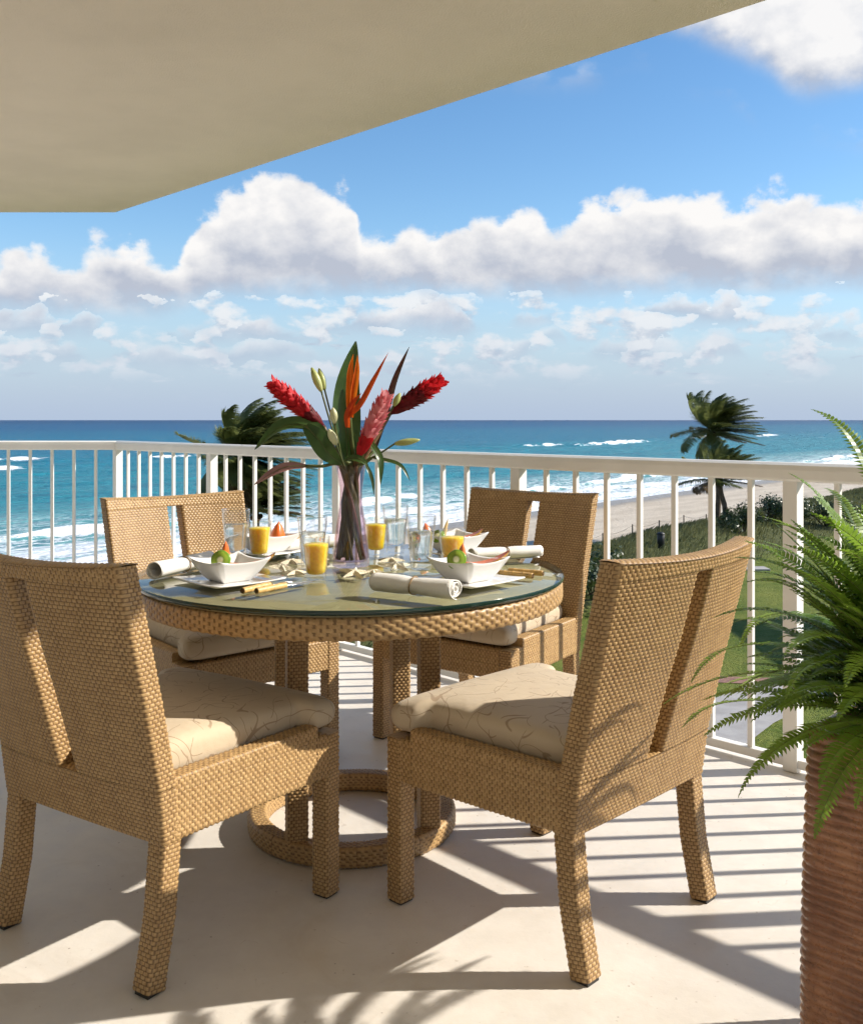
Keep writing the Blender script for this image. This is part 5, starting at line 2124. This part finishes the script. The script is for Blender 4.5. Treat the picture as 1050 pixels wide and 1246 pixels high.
# ------------------------------------------------------------------ palms, shrubs, dune
def palm(base, top, label, seed, n_fr=26, flen=3.2, wind=(1.0, 0.15, 0.0), wstr=0.45, r0=0.20, low=0):
    base, top = Vector(base), Vector(top)
    e = empty('palm_tree', base)
    tag(e, label, 'palm tree', 'wind-blown palms along the dune')
    r_ = random.Random(seed)
    crown = top - base
    pts = spline([Vector((0, 0, -0.4)), Vector((crown.x * 0.15 + 0.2, crown.y * 0.2, crown.z * 0.35)), Vector((crown.x * 0.6, crown.y * 0.6, crown.z * 0.72)), crown], 24)
    rad = [r0 * (1.25 - 0.6 * i / len(pts)) * (1 + 0.05 * (i % 2)) for i in range(len(pts))]
    MB().tube(pts, rad, 12).build('trunk', M['palm_trunk'], e)
    wv = Vector(wind).normalized()
    for k in range(n_fr):
        azm = k * 2.39996 + r_.uniform(-0.2, 0.2)
        q0 = k / (n_fr - 1)
        elv = R(86 - (92 + low) * q0 + r_.uniform(-12, 12))
        d = Vector((math.cos(azm) * math.cos(elv), math.sin(azm) * math.cos(elv), math.sin(elv)))
        L = flen * r_.uniform(0.85, 1.1) * (0.82 if q0 < 0.15 else 1)
        n = 26
        step = L / n
        p = crown.copy()
        spine = [p.copy()]
        for i in range(n):
            q = i / n
            d = d + (wv * wstr * (0.5 + q) * 0.42 * 3.2 / flen + Vector((0, 0, -1)) * (0.10 + 0.20 * q) * 0.32 * 3.2 / flen * (1.0 if q0 > 0.3 else 0.6)) * step * 1.6
            d.normalize()
            p = p + d * step
            spine.append(p.copy())
        mb = MB()
        mb.tube(spine[::3] + [spine[-1]], [0.035 * (1 - 0.85 * i / 9) for i in range(len(spine[::3]) + 1)], 5, cap=False)
        V, Fs = [], []
        m = 120
        for i in range(m):
            q = 0.12 + 0.88 * i / (m - 1)
            f = q * n
            i0 = min(int(f), n - 1)
            b = spine[i0].lerp(spine[i0 + 1], f - i0)
            t = (spine[min(i0 + 1, n)] - spine[max(i0 - 1, 0)]).normalized()
            s = t.cross(Vector((0, 0, 1)))
            s = s.normalized() if s.length > 1e-3 else t.orthogonal().normalized()
            up = s.cross(t)
            ln = flen * 0.27 * (math.sin(PI * min(1, 0.16 + 0.80 * q)) ** 0.6) * r_.uniform(0.85, 1.1)
            w = 0.026
            for sg in (-1, 1):
                dd = (s * sg * 0.75 + t * 0.62 + up * r_.uniform(-0.10, 0.20) + wv * 0.42 * wstr * 1.6).normalized()
                ac = dd.cross(up)
                ac = ac.normalized() * w if ac.length > 1e-4 else t * w
                m1 = b + dd * ln * 0.5
                m2 = b + (dd * 0.97 + Vector((0, 0, -0.22)) + wv * 0.15).normalized() * ln
                kk = len(V)
                V += [b - ac * 0.6, b + ac * 0.6, m1 + ac, m1 - ac, m2]
                Fs += [(kk, kk + 1, kk + 2, kk + 3), (kk + 3, kk + 2, kk + 4)]
        mb.add(V, Fs, smooth=False)
        mb.build('frond', M['palm_dead'] if (q0 > 0.9 and r_.random() < 0.6) else M['palm'], e)
    # crown shaft and nuts
    mb = MB()
    for k in range(6):
        a = k * 1.1
        c = crown + Vector((0.22 * math.cos(a), 0.22 * math.sin(a), -0.25 - 0.1 * (k % 2)))
        mb.lathe([(0.0, -0.14), (0.08, -0.10), (0.12, 0.0), (0.08, 0.10), (0.0, 0.14)], 10, c=c)
    mb.build('coconuts', M['palm_dead'], e)


def ground_at(x, y):
    s, t = xy_to_st(x, y)
    return land_z(s, t)


def palm_at(px, py, d, dbase, label, **kw):
    top = P(px, py, d)
    bx, by = top.x + dbase[0], top.y + dbase[1]
    palm((bx, by, ground_at(bx, by)), top, label, **kw)


palm_at(868, 524, 80, (0.4, 0.5), 'tall windswept palm above the railing behind the right chair', seed=3, n_fr=62, flen=3.9, wstr=0.9, low=15)
palm_at(876, 584, 76, (0.3, 0.2), 'shorter palm beneath the tall one, mostly below the handrail', seed=9, n_fr=36, flen=3.4, wstr=0.7)
palm_at(296, 554, 46, (0.0, 0.5), 'large dark windswept palm left of the vase behind the railing', seed=14, n_fr=78, flen=3.3, wstr=0.95, low=45)
palm_at(312, 622, 50, (0.0, 0.4), 'low palm whose fronds show beneath the large left palm', seed=23, n_fr=34, flen=2.9, wstr=1.0)


def shrub(x, y, rad, h, label, seed, n=900):
    r_ = random.Random(seed)
    z0 = ground_at(x, y)
    e = empty('dune_shrub', (x, y, z0))
    tag(e, label, 'shrub', 'dark shrubs on the dune')
    st = MB()
    tips = []
    for k in range(9):
        a = r_.uniform(0, 2 * PI)
        rr = rad * r_.uniform(0.2, 0.75)
        tip = Vector((math.cos(a) * rr, math.sin(a) * rr, h * r_.uniform(0.55, 0.95)))
        st.tube([(0, 0, -0.2), tuple(tip * 0.5 + Vector((0, 0, 0.1))), tuple(tip)], [0.06, 0.04, 0.015], 5)
        tips.append((tip, rad * r_.uniform(0.28, 0.5)))
    st.build('stem', M['shrub_stem'], e)
    V, Fs = [], []
    for i in range(n):
        tip, cr = tips[i % len(tips)]
        v = Vector((r_.gauss(0, 1), r_.gauss(0, 1), r_.gauss(0, 0.8)))
        v = v.normalized() * cr * r_.uniform(0.35, 1.0)
        c = tip + v
        if c.z < 0.05:
            c.z = 0.05 + r_.random() * 0.3
        s = r_.uniform(0.07, 0.15)
        nn = (v.normalized() + Vector((r_.uniform(-.5, .5), r_.uniform(-.5, .5), r_.uniform(0, .8)))).normalized()
        a = nn.orthogonal().normalized()
        b = nn.cross(a)
        an = r_.uniform(0, PI)
        a, b = a * math.cos(an) + b * math.sin(an), b * math.cos(an) - a * math.sin(an)
        k = len(V)
        V += [c - a * s, c + b * s * 0.6, c + a * s, c - b * s * 0.6]
        Fs.append((k, k + 1, k + 2, k + 3))
    MB().add(V, Fs, smooth=False).build('foliage', M['shrub'], e)


SHRUBS = [(930, 640, 84, 2.6, 1.7, 'dark rounded shrub right of the palm trunks, left half'), (962, 634, 84, 2.8, 1.9, 'dark rounded shrub right of the palm trunks, right half'),
          (1005, 632, 84, 2.8, 1.8, 'dark shrub behind the railing post by the fern'), (1045, 630, 84, 3.0, 1.8, 'dark shrub at the right edge behind the fern'),
          (905, 662, 74, 2.2, 1.6, 'low shrub at the lawn edge under the palms'), (722, 720, 50, 2.6, 2.4, 'dark shrub between the two right chairs'),
          (690, 735, 47, 2.6, 2.3, 'dark shrub behind the shaded chair'), (640, 760, 44, 2.8, 2.2, 'dark shrub low behind the far right seat'),
          (560, 775, 43, 2.8, 2.2, 'dark shrub seen under the table behind the railing'), (480, 775, 43, 2.8, 2.2, 'dark shrub under the table left of centre'),
          (420, 765, 44, 2.8, 2.2, 'dark shrub under the table at left')]
for i, (px, py, d, rr, hh, lab) in enumerate(SHRUBS):
    p = P(px, py, d)
    shrub(p.x, p.y, rr, hh, lab, 40 + i, 1500)


def dune_grass():
    r_ = random.Random(77)
    V, Fs = [], []
    for i in range(30000):
        t = -28.5 - abs(r_.gauss(0, 1)) * 5.0
        if t < -40.5:
            continue
        s = r_.uniform(-95, 40)
        x, y = st_to_xy(s, t)
        if y < 30 or x / max(y, 1) < -0.5 or x / y > 0.55:
            continue
        z = land_z(s, t)
        h = r_.uniform(0.25, 0.65)
        lean = Vector((0.55 + r_.uniform(-.3, .3), r_.uniform(-.2, .2), 0)) * h * 0.8
        w = 0.045
        a = r_.uniform(0, PI)
        ax = Vector((math.cos(a), math.sin(a), 0)) * w
        b = Vector((x, y, z - 0.03))
        m = b + lean * 0.35 + Vector((0, 0, h * 0.6))
        tip = b + lean + Vector((0, 0, h * 0.92))
        k = len(V)
        V += [b - ax, b + ax, m + ax * 0.7, m - ax * 0.7, tip]
        Fs += [(k, k + 1, k + 2, k + 3), (k + 3, k + 2, k + 4)]
    o = MB().add(V, Fs, smooth=False).build('dune_grass', M['dune_grass'])
    tag(o, 'windblown grass covering the dune behind the beach', 'grass', kind='stuff')


dune_grass()

# rope fence on the dune
fence = empty('rope_fence', (0, 0, 0))
tag(fence, 'low rope fence with thin posts on top of the dune', 'fence')
posts = []
for k in range(-3, 5):
    s, t = -52 + k * 4.6, -29.8
    x, y = st_to_xy(s, t)
    posts.append(Vector((x, y, land_z(s, t))))
fence.location = posts[0]
for p in posts:
    MB().tube([p - posts[0] + Vector((0, 0, -0.2)), p - posts[0] + Vector((0, 0, 1.0))], 0.05, 6).build('post', M['post_wood'], fence)
for a, b in zip(posts[:-1], posts[1:]):
    pts = []
    for i in range(9):
        q = i / 8
        c = a.lerp(b, q) - posts[0]
        pts.append(c + Vector((0, 0, 0.9 - 0.2 * math.sin(PI * q))))
    MB().tube(pts, 0.010, 4).build('rope', M['post_wood'], fence)

# bin on the lawn edge
bp_ = P(804, 676, 66)
bz = ground_at(bp_.x, bp_.y)
binn = empty('litter_bin', (bp_.x, bp_.y, bz))
tag(binn, 'small black litter bin at the grass edge behind the right chair', 'bin')
MB().lathe([(0.22, 0.0), (0.26, 0.9), (0.24, 0.92)], 20).build('body', M['grey_plastic'], binn)
MB().lathe([(0.28, 0.92), (0.28, 0.98), (0.18, 1.08), (0.0, 1.12)], 20).build('lid', M['grey_plastic'], binn)

# pale stepping stone on the lawn
sp = P(914, 694, 61)
stn = MB()
stn.box((0, 0, 0.06), (2.0, 1.2, 0.12), bevel=0.03)
o = stn.build('paving_slab', M['concrete'])
o.location = (sp.x, sp.y, ground_at(sp.x, sp.y))
tag(o, 'pale paving slab lying at the shaded lawn edge', 'slab')


# neighbouring wing that shades the near lawn, out of view to the right
wing = empty('neighbouring_building', (36.5, 20.0, LAWN_Z))
tag(wing, 'low cream neighbouring building to the right of the garden', 'building')
mb = MB()
mb.box((0, 0, 5.0), (14, 54, 10.0))
mb.build('wall', M['wall'], wing)
mb = MB()
mb.box((0, 0, 10.15), (14.6, 54.6, 0.3))
mb.build('roof', M['ceiling'], wing)
mbw = MB().box((0, 0, 0), (0.12, 1.6, 1.5)).mesh('window')
mbw.materials.append(M['glass_edge'])
for fl in (2.0, 5.2, 8.2):
    for k in range(14):
        put('window', mbw, wing, (-7.02, -24 + k * 3.7, fl))
